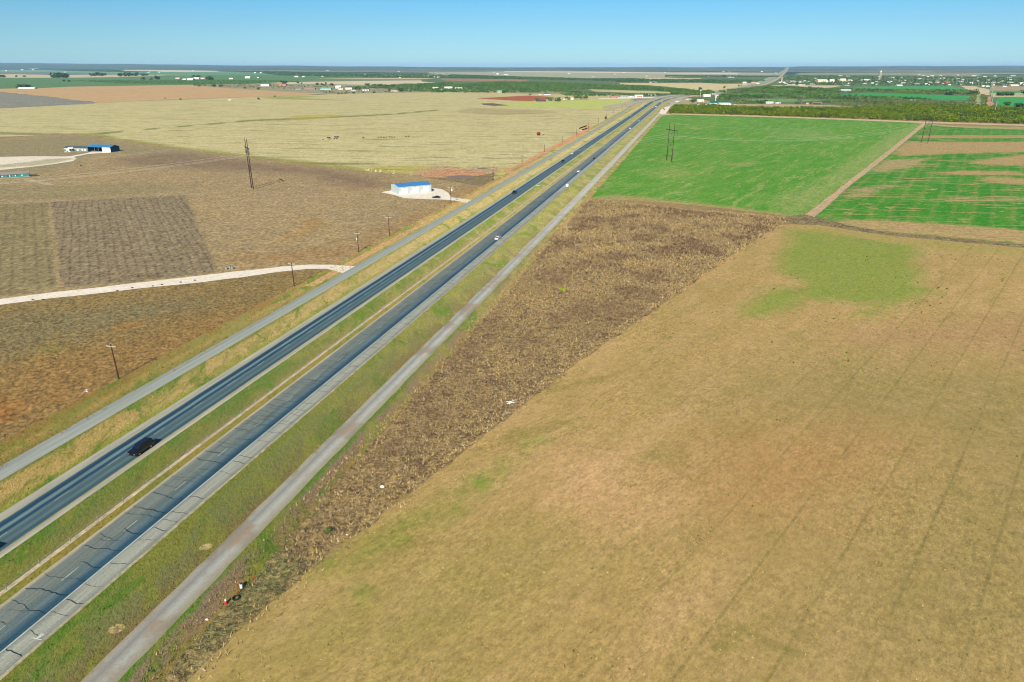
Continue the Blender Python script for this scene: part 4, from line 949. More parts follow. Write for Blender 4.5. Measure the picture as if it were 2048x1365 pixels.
forest('town_trees', [[(1580, 152.5), (1900, 155), (2300, 160), (2400, 173), (1990, 173), (1900, 172), (1780, 172.6), (1700, 172), (1560, 169), (1560, 160)]],
       30, (5, 9), ['#3d5f44', '#4c6f46', '#587650'], 'trees scattered among the far roofs of the town', n=12, seed=8, leaf=0.34, thin=(160, -0.2))
forest('far_wood', [[(-60, 137), (160, 137.5), (250, 141), (240, 143), (60, 140)], [(100, 141.5), (250, 143), (330, 144.8), (230, 144.6)], [(520, 146.5), (760, 149), (905, 151.2), (1000, 153.8), (1060, 158), (870, 157), (740, 156), (560, 152)], [(430, 142), (700, 146), (900, 148.5), (560, 147)]],
       38, (6, 10), ['#35583f', '#426645', '#4c6e4a'], 'far bands of woodland on the plain at left', n=10, seed=9, leaf=0.36)
forest('orchard', [[(130, 161.5), (300, 161), (520, 161), (600, 164), (500, 169.3), (400, 169.5), (250, 167)]], 22, (2.5, 4.5), ['#3f6a38', '#4c753c', '#587c40'], 'rows of low trees between the green fields at left', n=14, seed=10, leaf=0.3)
forest('scrub', [[(385, 170.5), (500, 169), (640, 173), (700, 177), (640, 180), (500, 177), (400, 172.5)], [(640, 183), (860, 181.5), (880, 184), (700, 188), (640, 188)]], 22, (2, 4.5), ['#5c6c44', '#4c6040', '#6f7850'], 'scattered scrub around the farmhouses on the left plain', n=18, seed=11, leaf=0.26, thin=(60, -0.1))
forest('roadside_shrubs', [[(1445, 213), (1500, 213), (1720, 217.5), (1720, 219), (1500, 219), (1445, 217)]], 9, (1.5, 3.2), ['#7d8448', '#8c8a52', '#6c7c3e'], 'low shrubs at the back edge of the yellow-green tree belt', n=20, seed=12)

def tree(x, y, hpx, wpx, col, label, group=None, name='tree', trunkf=0.25, n=140, cat='tree', seed=None):
    p = U(x, y); m = mpp(p); h = hpx * m; w = wpx * m
    seed = seed or int(x * 7 + y * 13); g = np.random.default_rng(seed)
    r = empty(name, p, g.uniform(0, 6), label, cat, group)
    w *= 1.25; v, f, q = crown(None, h * 1.05, w, n, base=trunkf * 0.7, leaf=max(0.35, (w * 0.62 / math.sqrt(n)) * 1.5), seed=seed)
    mesh_obj('crown', v, f, MLEAF, r, cols=np.clip(np.array(C(col)[:3]) * q[:, None], 0, 1))
    tb = MB(); th = h * 0.55; rb = max(0.12, h * 0.035)
    tb.tube((0, 0, -0.05), (w * 0.02, 0, th * 0.5), rb, rb * 0.75, 7)
    for k in range(4):
        a = k * 1.57 + 0.5; tb.tube((w * 0.02, 0, th * 0.45), (cos(a) * w * 0.24, sin(a) * w * 0.24, h * 0.72), rb * 0.55, rb * 0.2, 5)
    tb.build('trunk', MBARK, r)
    return r
DG, MG, YG = '#38542f', '#4f7040', '#7c9a2c'
TL = [
 (1211, 241, 9, 7, '#55683a', 'round green tree alone at the roadside fence beside the gravel frontage road', None),
 (1010, 188, 9, 12, '#38603c', 'big dark round tree beside the pale green barn beyond the pasture', None),
 (1060, 191, 3, 6, MG, 'small round tree alone on the strip above the red soil field', None),
 (1075, 203, 6, 12, MG, 'tree over the left end of the brick farmhouse by the red soil', None),
 (1098, 202, 6, 13, '#557a3c', 'tree behind the right end of the brick farmhouse by the red soil', None),
 (1116, 204.5, 11, 14, '#3d6438', 'tallest rounded tree, right of the brick farmhouse', None),
 (1131, 201, 7, 8, MG, 'narrow tree between the tallest farm tree and the white sheds', None),
 (1137, 200.5, 6, 7, '#4a6c44', 'bushy tree in front of the white sheds of the farmyard', None),
 (1152, 200, 8, 10, '#3f683a', 'first tree of the row at the right end of the farmyard', None),
 (1160, 200, 8, 11, MG, 'second tree of the row at the right end of the farmyard', None),
 (1168, 200, 8, 10, '#44693a', 'third tree of the row at the right end of the farmyard', None),
 (1173, 199.5, 9, 7, '#4f7040', 'last tree of the row, nearest the highway', None),
 
 (60, 150, 1, 1, None, None, None),
 (112, 155.5, 6.5, 20, '#2b4a36', 'dark domed tree in the wide clump between the tan strip and green field', None),
 (127, 155.5, 6, 17, '#2f5039', 'dark spreading tree at the right end of the wide clump on the tan strip', None),
 (49, 154.5, 2.5, 5, '#38583c', 'small dark bush at the tan strip near the left edge', None),
 (34, 154.3, 2.5, 5, '#38583c', 'smallest dark bush at the tan strip near the left edge', None),
 (5, 155, 3, 14, '#35543a', 'low dark clump at the extreme left of the tan strip', None),
 (184, 152, 4.5, 9, '#2b4a36', 'left tree of the long dark clump behind the green field', None),
 (196, 152, 5.5, 12, '#2f4f3a', 'middle tree of the long dark clump behind the green field', None),
 (207, 152, 4.5, 11, '#2d4c38', 'right tree of the long dark clump behind the green field', None),
 (243, 153.5, 6, 12, '#2c4b36', 'dark tree over the small white house on the left plain', None),
 (258, 153.5, 6.5, 14, '#2f4e38', 'tallest dark tree right of the small white house on the left plain', None),
 (272, 153, 6, 12, '#2e4d38', 'rounded dark tree second from the right of that house', None),
 (286, 152.5, 5, 8, '#335239', 'dark tree standing slightly apart at the right of the clump', None),
 (293, 152.3, 4, 7, '#335239', 'last dark tree of the clump, farthest right', None),
 (130, 163.3, 3.5, 6, '#2f4d36', 'dark bush at the left tip of the orchard rows', None),
 (139, 163.8, 2.5, 5, '#335239', 'low dark bush beside the left tip of the orchard rows', None),
 (287, 160.5, 5, 8, '#35583a', 'dark tree at the top edge of the orchard rows', None),
 (315, 160.5, 7, 12, '#35583a', 'largest dark tree at the top edge of the orchard rows', None),
 (303, 161, 4.5, 6, '#3a5c3c', 'slim tree beside the largest tree of the orchard rows', None),
 (420, 160.5, 6, 15, '#33553c', 'dark spreading tree at the right end of the white farm buildings', None),
 (394, 157.5, 5, 13, '#31523a', 'dark tree behind the white farm buildings', None),
 (47, 176.2, 5, 17, '#36503a', 'dark tree shading the long white farmstead at the corner of the green field', None),
 (58, 176, 3.5, 10, '#3a553c', 'lower dark tree at the right of the long white farmstead', None),
 (362, 201.3, 5, 5, '#4d6a30', 'green bush on the line between the pink and the pale field', None),
 (331, 198.3, 2.5, 3, '#5a6038', 'tiny bush left of the green one on the pink field edge', None),
 (519, 199.5, 4.5, 6, '#3c4c2c', 'dark bush where the pink field narrows', None),
 (550, 194, 2, 4, '#4a5630', 'low bush on the pink field border', None),
 (566, 168.5, 4.5, 12, '#2c4a36', 'dark tree over the red-roofed house on the plain', None),
 (390, 172, 3.5, 6, '#4c6440', 'first bush of the hedge above the pink field', None),
 (399, 173, 3.5, 8, '#56683f', 'second bush of the hedge above the pink field', None),
 (427, 173.5, 3.5, 9, '#4f6440', 'bushy mound halfway along the hedge above the pink field', None),
 (442, 174.5, 4, 8, '#4c6440', 'taller bush at the right of the hedge above the pink field', None),
 (490, 178, 3.5, 6, '#43603a', 'dark bush at the lower end of the hedge', None),
 (517, 179.5, 3.5, 7, '#43603a', 'dark bush above the tip of the pink field', None),
 (596, 168, 4, 6, '#41603c', 'small tree at the left end of the tan field', None),
 (604, 168.5, 3, 4, '#41603c', 'smaller tree at the left end of the tan field', None),
 (635, 171, 4.5, 9, '#3f5f3c', 'first tree of the row below the tan field', None),
 (646, 172.5, 5, 9, '#44633d', 'second tree of the row below the tan field', None),
 (652, 169, 3.5, 6, '#44633d', 'tree standing behind the row below the tan field', None),
 (664, 171.5, 4, 9, '#3f5f3c', 'last tree of the row below the tan field', None),
 (660, 185.5, 2.5, 4, '#33502f', 'bush in front of the pale green shed', None),
 (677, 188.5, 2.5, 5, '#33502f', 'first bush of the fence line at the pasture top', None),
 (684, 188, 2, 4, '#33502f', 'second bush of the fence line at the pasture top', None),
 (691, 187.6, 2, 5, '#33502f', 'third bush of the fence line at the pasture top', None),
 (707, 187.3, 2.5, 5, '#33502f', 'fourth bush of the fence line at the pasture top', None),
 (748, 186.5, 2.5, 5, '#33502f', 'last bush of the fence line at the pasture top', None),
 (771, 184.5, 2.5, 4, '#3a5a34', 'dark bush left of the brown-roofed cottage', None),
 (713, 180, 6, 11, '#44683c', 'round tree by the white farmhouse with the dark roof', None),
 (720, 180, 5.5, 7, '#3c6038', 'slim tree by the white farmhouse with the dark roof', None),
 (779, 183.5, 6, 7, '#3a6036', 'round tree at the left of the brown-roofed cottage', None),
 (802, 184, 7, 10, '#355a34', 'dark round tree at the right of the brown-roofed cottage', None),
 (735, 172.5, 4.5, 10, '#41603c', 'first tree of the hedgerow under the tan field', None),
 (747, 173.5, 4.5, 10, '#446641', 'second tree of the hedgerow under the tan field', None),
 (760, 174, 5, 11, '#3f5f3c', 'third tree of the hedgerow under the tan field', None),
 (773, 174.5, 4.5, 10, '#44633d', 'fourth tree of the hedgerow under the tan field', None),
 (786, 174.5, 5.5, 11, '#41603c', 'fifth tree of the hedgerow under the tan field', None),
 (1448, 178.3, 6.5, 6, '#4f5a30', 'lone palm-like tree beside the far curve of the highway', None),
 (1477, 173.7, 4, 4, '#4f6038', 'left of the two small trees on the outside of the far curve', None),
 (1482, 173, 4, 3, '#4f6038', 'right of the two small trees on the outside of the far curve', None),
 (1448, 154.5, 4, 6, '#2f5340', 'dark round tree on the far tan plain', None),
 (1464, 155, 3.5, 6, '#2f5340', 'dark tree by the far white houses on the tan plain', None),
 (1402, 182, 7, 9, '#38603c', 'tall dark tree behind the cell mast at the bend', None),
 (1384, 206.5, 8, 11, '#41663a', 'dark tree at the back corner of the yellow-green belt', None),
 (1391, 203, 6, 8, '#456a3c', 'bushy tree left of the white shed near the junction', None),
 (1401, 203, 6, 6, '#3d6238', 'dark tree right of the white shed near the junction', None),
 (1328, 220.5, 3.5, 4, '#3c5c3c', 'small dark bush on the white gravel apron at the field corner', None),
 (1600, 207, 13, 12, '#75777a', 'leafless gray tree behind the long brown-roofed shed', None),
 (1594, 209, 5, 8, '#4a6a3c', 'green bush under the leafless gray tree', None),
 (1620, 209, 5, 7, '#4f6a40', 'small tree at the left end of the long brown-roofed shed', None),
 (1523, 208, 6, 12, '#4c6a44', 'gray-green tree left of the pair of white sheds', None),
 (1905, 221, 7, 10, '#3a5834', 'dark round tree rising out of the right end of the belt', None),
 (1898, 190.5, 5, 16, '#3a5a3c', 'low dark thicket in front of the narrow green field', None),
 (2013, 213.5, 7, 12, '#3c5c38', 'wide dark tree at the corner of the green field by the steel poles', None),
 (2040, 217, 7, 20, '#36563a', 'dark spreading tree at the right edge of the picture', None),
 (1948, 189, 8, 13, '#3c5c3a', 'dark clump of foliage at the upper end of the cleared strip', None),
 (1997, 191.5, 4.5, 14, '#3c5c3c', 'left dark tree of the row beyond the right green field', None),
 (2010, 191.5, 5, 14, '#385838', 'middle dark tree of the row beyond the right green field', None),
 (2026, 191.5, 4.5, 12, '#3c5c3c', 'right dark tree of the row beyond the right green field', None),
 (2046, 190, 7, 12, '#355538', 'tall dark tree of the row cut by the right edge', None),
]
for i_, (x, y, hp, wp, c, lab, gr) in enumerate(TL):
    if c is None: continue
    near = y > 185
    bush = 'bush' in lab or 'thicket' in lab or 'clump' in lab
    tree(x, y + 0.3, hp, wp, c, lab, gr or 'single trees and bushes on the plain', name='bush' if bush else 'tree', n=170 if near else 120, cat='bush' if bush else 'tree', trunkf=0.1 if bush else 0.25)
def tuft_shrub(x, y, h, w, col, label, n=160):
    p = U(x, y); r = empty('shrub', p, 0, label, 'shrub', None)
    v, f, q = crown(None, h, w, n, base=0.0, leaf=w * 0.09, seed=int(x))
    mesh_obj('foliage', v, f, MLEAF, r, cols=np.clip(np.array(C(col)[:3]) * q[:, None], 0, 1))
    tb = MB()
    for k in range(4): tb.tube((0, 0, -0.03), (cos(k * 1.6) * w * .2, sin(k * 1.6) * w * .2, h * .6), 0.03, 0.015, 5)
    tb.build('stem', MBARK, r)
tuft_shrub(658, 1069, 1.3, 1.3, '#3f6a22', 'small dark green shrub at the lower end of the dry weeds')
tuft_shrub(1125, 585, 1.5, 2.4, '#9ab023', 'bright yellow-green shrub alone in the middle of the dry weeds')

# ---------------- buildings
MWALLW = '#e8ebee'
def building(A, B, depth, wh, rh, wall, roof, name, label, cat, openings=(), group=None, kind='gable', over=0.3, trim=None, axis='front', zoff=0.0):
    """front wall from A to B (world), depth away to the left of A->B; kind gable (ridge along the front), shed (rises to the back), cross (gable end in front)"""
    A = Vector((A[0], A[1], 0)); B = Vector((B[0], B[1], 0)); Lx = (B - A).length
    r = empty(name, (A.x, A.y, 0), math.atan2(B.y - A.y, B.x - A.x), label, cat, group)
    m = MB(); D = depth
    if kind == 'gable':
        m.box(0, Lx, 0, D, -0.1, wh)
        for x0, x1 in ((0, 0.2), (Lx - 0.2, Lx)):
            m.add([(x0, 0, wh), (x1, 0, wh), (x1, D, wh), (x0, D, wh), (x0, D / 2, wh + rh), (x1, D / 2, wh + rh)], [[0, 1, 5, 4], [2, 3, 4, 5], [0, 4, 3], [1, 2, 5]])
        rf = MB(); t_ = 0.12; e = over
        for sy, yc in ((0, -e), (1, D + e)):
            ze = wh - rh * e / (D / 2)
            rf.add([(-e, yc, ze), (Lx + e, yc, ze), (Lx + e, D / 2, wh + rh), (-e, D / 2, wh + rh), (-e, yc, ze + t_), (Lx + e, yc, ze + t_), (Lx + e, D / 2, wh + rh + t_), (-e, D / 2, wh + rh + t_)],
                   [[0, 1, 2, 3], [4, 7, 6, 5], [0, 4, 5, 1], [1, 5, 6, 2], [3, 2, 6, 7], [0, 3, 7, 4]])
    elif kind == 'cross':
        m.box(0, Lx, 0, D, -0.1, wh)
        for y0, y1 in ((0, 0.2), (D - 0.2, D)):
            m.add([(0, y0, wh), (Lx, y0, wh), (Lx, y1, wh), (0, y1, wh), (Lx / 2, y0, wh + rh), (Lx / 2, y1, wh + rh)], [[0, 1, 4], [3, 5, 2], [0, 4, 5, 3], [1, 2, 5, 4]])
        rf = MB(); t_ = 0.12; e = over
        for xc in (-e, Lx + e):
            ze = wh - rh * e / (Lx / 2)
            rf.add([(xc, -e, ze), (xc, D + e, ze), (Lx / 2, D + e, wh + rh), (Lx / 2, -e, wh + rh), (xc, -e, ze + t_), (xc, D + e, ze + t_), (Lx / 2, D + e, wh + rh + t_), (Lx / 2, -e, wh + rh + t_)],
                   [[0, 1, 2, 3], [4, 7, 6, 5], [0, 4, 5, 1], [1, 5, 6, 2], [3, 2, 6, 7], [0, 3, 7, 4]])
    else:
        m.add([(0, 0, -0.1), (Lx, 0, -0.1), (Lx, D, -0.1), (0, D, -0.1), (0, 0, wh), (Lx, 0, wh), (Lx, D, wh + rh), (0, D, wh + rh)], [[0, 3, 2, 1], [4, 5, 6, 7], [0, 1, 5, 4], [1, 2, 6, 5], [2, 3, 7, 6], [3, 0, 4, 7]])
        rf = MB(); e = over; k = rh / D
        rf.add([(-e, -e, wh - k * e + .01), (Lx + e, -e, wh - k * e + .01), (Lx + e, D + e, wh + rh + k * e + .01), (-e, D + e, wh + rh + k * e + .01)] +
               [(-e, -e, wh - k * e + .13), (Lx + e, -e, wh - k * e + .13), (Lx + e, D + e, wh + rh + k * e + .13), (-e, D + e, wh + rh + k * e + .13)], [[0, 3, 2, 1], [4, 5, 6, 7], [0, 1, 5, 4], [1, 2, 6, 5], [2, 3, 7, 6], [3, 0, 4, 7]])
    m.build('wall', plain('wall', wall, var=0.05), r)
    rf.build('roof', plain('roofing', roof, rough=0.6, spec=0.3, var=0.06), r)
    for x0, x1, z0, z1, hc, nm in openings:        # fractions of the front
        pm = MB().box(x0 * Lx, x1 * Lx, -0.06, 0.02, z0, z1).build(nm, plain(nm, hc, rough=0.5, var=0.03), r)
        if trim and nm == 'window':
            fm = MB(); a_, b_ = x0 * Lx, x1 * Lx
            fm.box(a_ - .12, a_, -0.09, 0.02, z0 - .12, z1 + .12); fm.box(b_, b_ + .12, -0.09, 0.02, z0 - .12, z1 + .12); fm.box(a_, b_, -0.09, 0.02, z1, z1 + .12); fm.box(a_, b_, -0.09, 0.02, z0 - .12, z0)
            fm.build('frame', plain('trim', trim, var=0.02), pm)
    return r, Lx

# blue-roofed workshop on the white pad
A, B = U(798, 390.5), U(863, 384.8)
wh = zat(A, 374.8)
dpt = math.hypot(U(780, 384)[0] - A[0], U(780, 384)[1] - A[1])
ops = []
for x0, x1 in ((0.075, 0.265), (0.415, 0.60), (0.74, 0.93)): ops.append((x0, x1, 0.05, wh * 0.80, '#f4f6f8', 'bay_door'))
for x0, x1 in ((0.02, 0.055), (0.355, 0.395), (0.69, 0.725)): ops.append((x0, x1, 0.05, wh * 0.42, '#fafafa', 'door'))
WB, LX = building(A, B, max(dpt, 12), wh, 0.9, '#bccfdd', '#3f86c8', 'metal_workshop', 'pale blue metal workshop with blue roof and three white bay doors on a white pad', 'workshop', ops, over=0.12)
for x0 in (0.17, 0.5, 0.835): MB().box(x0 * LX - .25, x0 * LX + .25, -0.4, 0.0, wh * 0.86, wh * 0.9).build('lamp', plain('dark_metal', '#4a5056'), WB)
cr = MB()
for q in np.arange(0.5, LX, 0.5): cr.box(q, q + 0.05, -0.015, 0.0, 0, wh)
for q in np.arange(0.5, max(dpt, 12), 0.5): cr.box(-0.015, 0.0, q, q + 0.05, 0, wh)
cr.build('ribs', plain('rib', '#a9bfcf', var=0.02), WB)

# white-trimmed gray house and blue barn
A, B = U(129, 303.5), U(176, 304.3)
wh = 3.0
ops = [(x, x + 0.06, 1.0, 2.1, '#e8eef0', 'window') for x in (0.08, 0.15, 0.55, 0.75, 0.87)] + [(0.30, 0.36, 0.1, 2.3, '#5c4438', 'door')]
HB, LX = building(A, B, 8.5, wh, 1.6, '#6b8f9a', '#4d5c62', 'farmhouse', 'long low gray-blue farmhouse with white trim beside the blue barn', 'house', ops, trim='#eef0ee')
pm = MB(); x0, x1 = LX * 0.20, LX * 0.44; xm = (x0 + x1) / 2
pm.add([(x0, -3, 2.7), (x1, -3, 2.7), (xm, -3, 4.1), (x0, 1, 2.7), (x1, 1, 2.7), (xm, 3.8, 4.1)], [[0, 1, 2], [0, 2, 5, 3], [1, 4, 5, 2], [0, 3, 4, 1]])
for q in (x0 + .2, xm, x1 - .2): pm.tube((q, -2.8, 0), (q, -2.8, 2.7), 0.12)
pm.build('porch', plain('trim', '#eef0ee', var=0.02), HB)
MB().box(-0.05, LX + .05, -0.12, -0.02, wh - 0.7, wh).build('trim_band', plain('trim', '#eef0ee', var=0.02), HB)
MB().box(LX * .2, LX * .3, -6.0, -4.4, 0, 0.5).box(LX * .33, LX * .43, -5, -3.2, 0, 0.7).build('step', plain('trim', '#eef0ee', var=0.02), HB)
A, B = U(176.5, 304.3), U(222.3, 305.6)
Av, Bv = Vector((*A, 0)), Vector((*B, 0)); LX = (Bv - Av).length
wh = zat(A, 294.8)
BB = empty('blue_barn', A, math.atan2(B[1] - A[1], B[0] - A[0]), 'blue barn with an open bay and one white closed end at the white drive', 'barn')
D = 11
mbw = plain('blue_wall', '#2b5a86', var=0.05)
MB().box(0, LX * .28, D - .2, D, 0, wh).box(0, 0.2, 0, D - .2, 0, wh).box(LX * .27, LX * .28, 3, D - .2, 0, wh).build('wall', mbw, BB)
MB().box(LX * .64, LX, D - .2, D, 0, wh).box(LX * .64, LX * .64 + .2, 0.3, D - .2, 0, wh).box(LX - .2, LX, 0.02, D - .2, 0, wh).add([(LX - .2, 0, wh), (LX, 0, wh), (LX, D, wh), (LX - .2, D, wh), (LX - .2, D / 2, wh + 1.6), (LX, D / 2, wh + 1.6)], [[0, 1, 5, 4], [2, 3, 4, 5], [0, 4, 3], [1, 2, 5]]).build('wall', mbw, BB)
MB().box(LX * .64, LX - .2, 0.0, 0.25, 0, wh - 0.05).build('white_wall', plain('white_sheet', '#f2f4f5', var=0.03), BB)
rf = MB(); e = 0.3
for yc in (-e, D + e): rf.add([(-e, yc, wh), (LX + e, yc, wh), (LX + e, D / 2, wh + 1.6), (-e, D / 2, wh + 1.6), (-e, yc, wh + .12), (LX + e, yc, wh + .12), (LX + e, D / 2, wh + 1.72), (-e, D / 2, wh + 1.72)], [[0, 1, 2, 3], [4, 7, 6, 5], [0, 4, 5, 1], [1, 5, 6, 2], [3, 2, 6, 7], [0, 3, 7, 4]])
rf.build('roof', plain('blue_roof', '#3383bd', rough=0.5, var=0.05), BB)
for q in (0.1, LX * .3, LX * .47, LX * .63): MB().tube((q, 0.1, 0), (q, 0.1, wh), 0.12).build('post', plain('post', '#8fa3ad'), BB)
# long green mobile home at the left edge
A, B = U(-58, 362), U(59.5, 354.2)
wh = zat(B, 347.0)
ops = [(x, x + w_, wh * .42, wh * .78, '#e3eaea' if k_ % 2 else '#31474c', 'window') for k_, (x, w_) in enumerate(((0.50, 0.012), (0.52, 0.022), (0.62, 0.02), (0.65, 0.02), (0.675, 0.014), (0.75, 0.02), (0.78, 0.012), (0.86, 0.025)))]
GB, LX = building(A, B, 7.5, wh, 1.3, '#48908f', '#8f8c88', 'mobile_home', 'long teal mobile home with a gray roof at the left edge below the white yard', 'mobile home', ops)
dk = MB().box(LX, LX + 4.2, 0.5, 3.5, 0.3, 0.9)
dk.box(LX + 4.0, LX + 4.2, .5, 3.5, .9, 1.9); dk.box(LX, LX + 4.2, .5, .6, 1.7, 1.8)
dk.build('deck', plain('deck_wood', '#4d4440'), GB)
MB().box(0, LX, -0.04, 0, 0, 0.4).build('skirting', plain('skirting', '#a8bfb8'), GB)
# wood pieces / slabs on the ground beside the mobile home
sheet('bare_patch', [(46, 360), (60, 358.5), (84, 364), (110, 370), (98, 372), (70, 366), (58, 364)], field_mat('pale_wheel_ruts', ['#b0a48a', '#a09478', '#c2b89e'], L=4, fine=1, finev=0.3, bump=0), 0.2, amp=0.4)

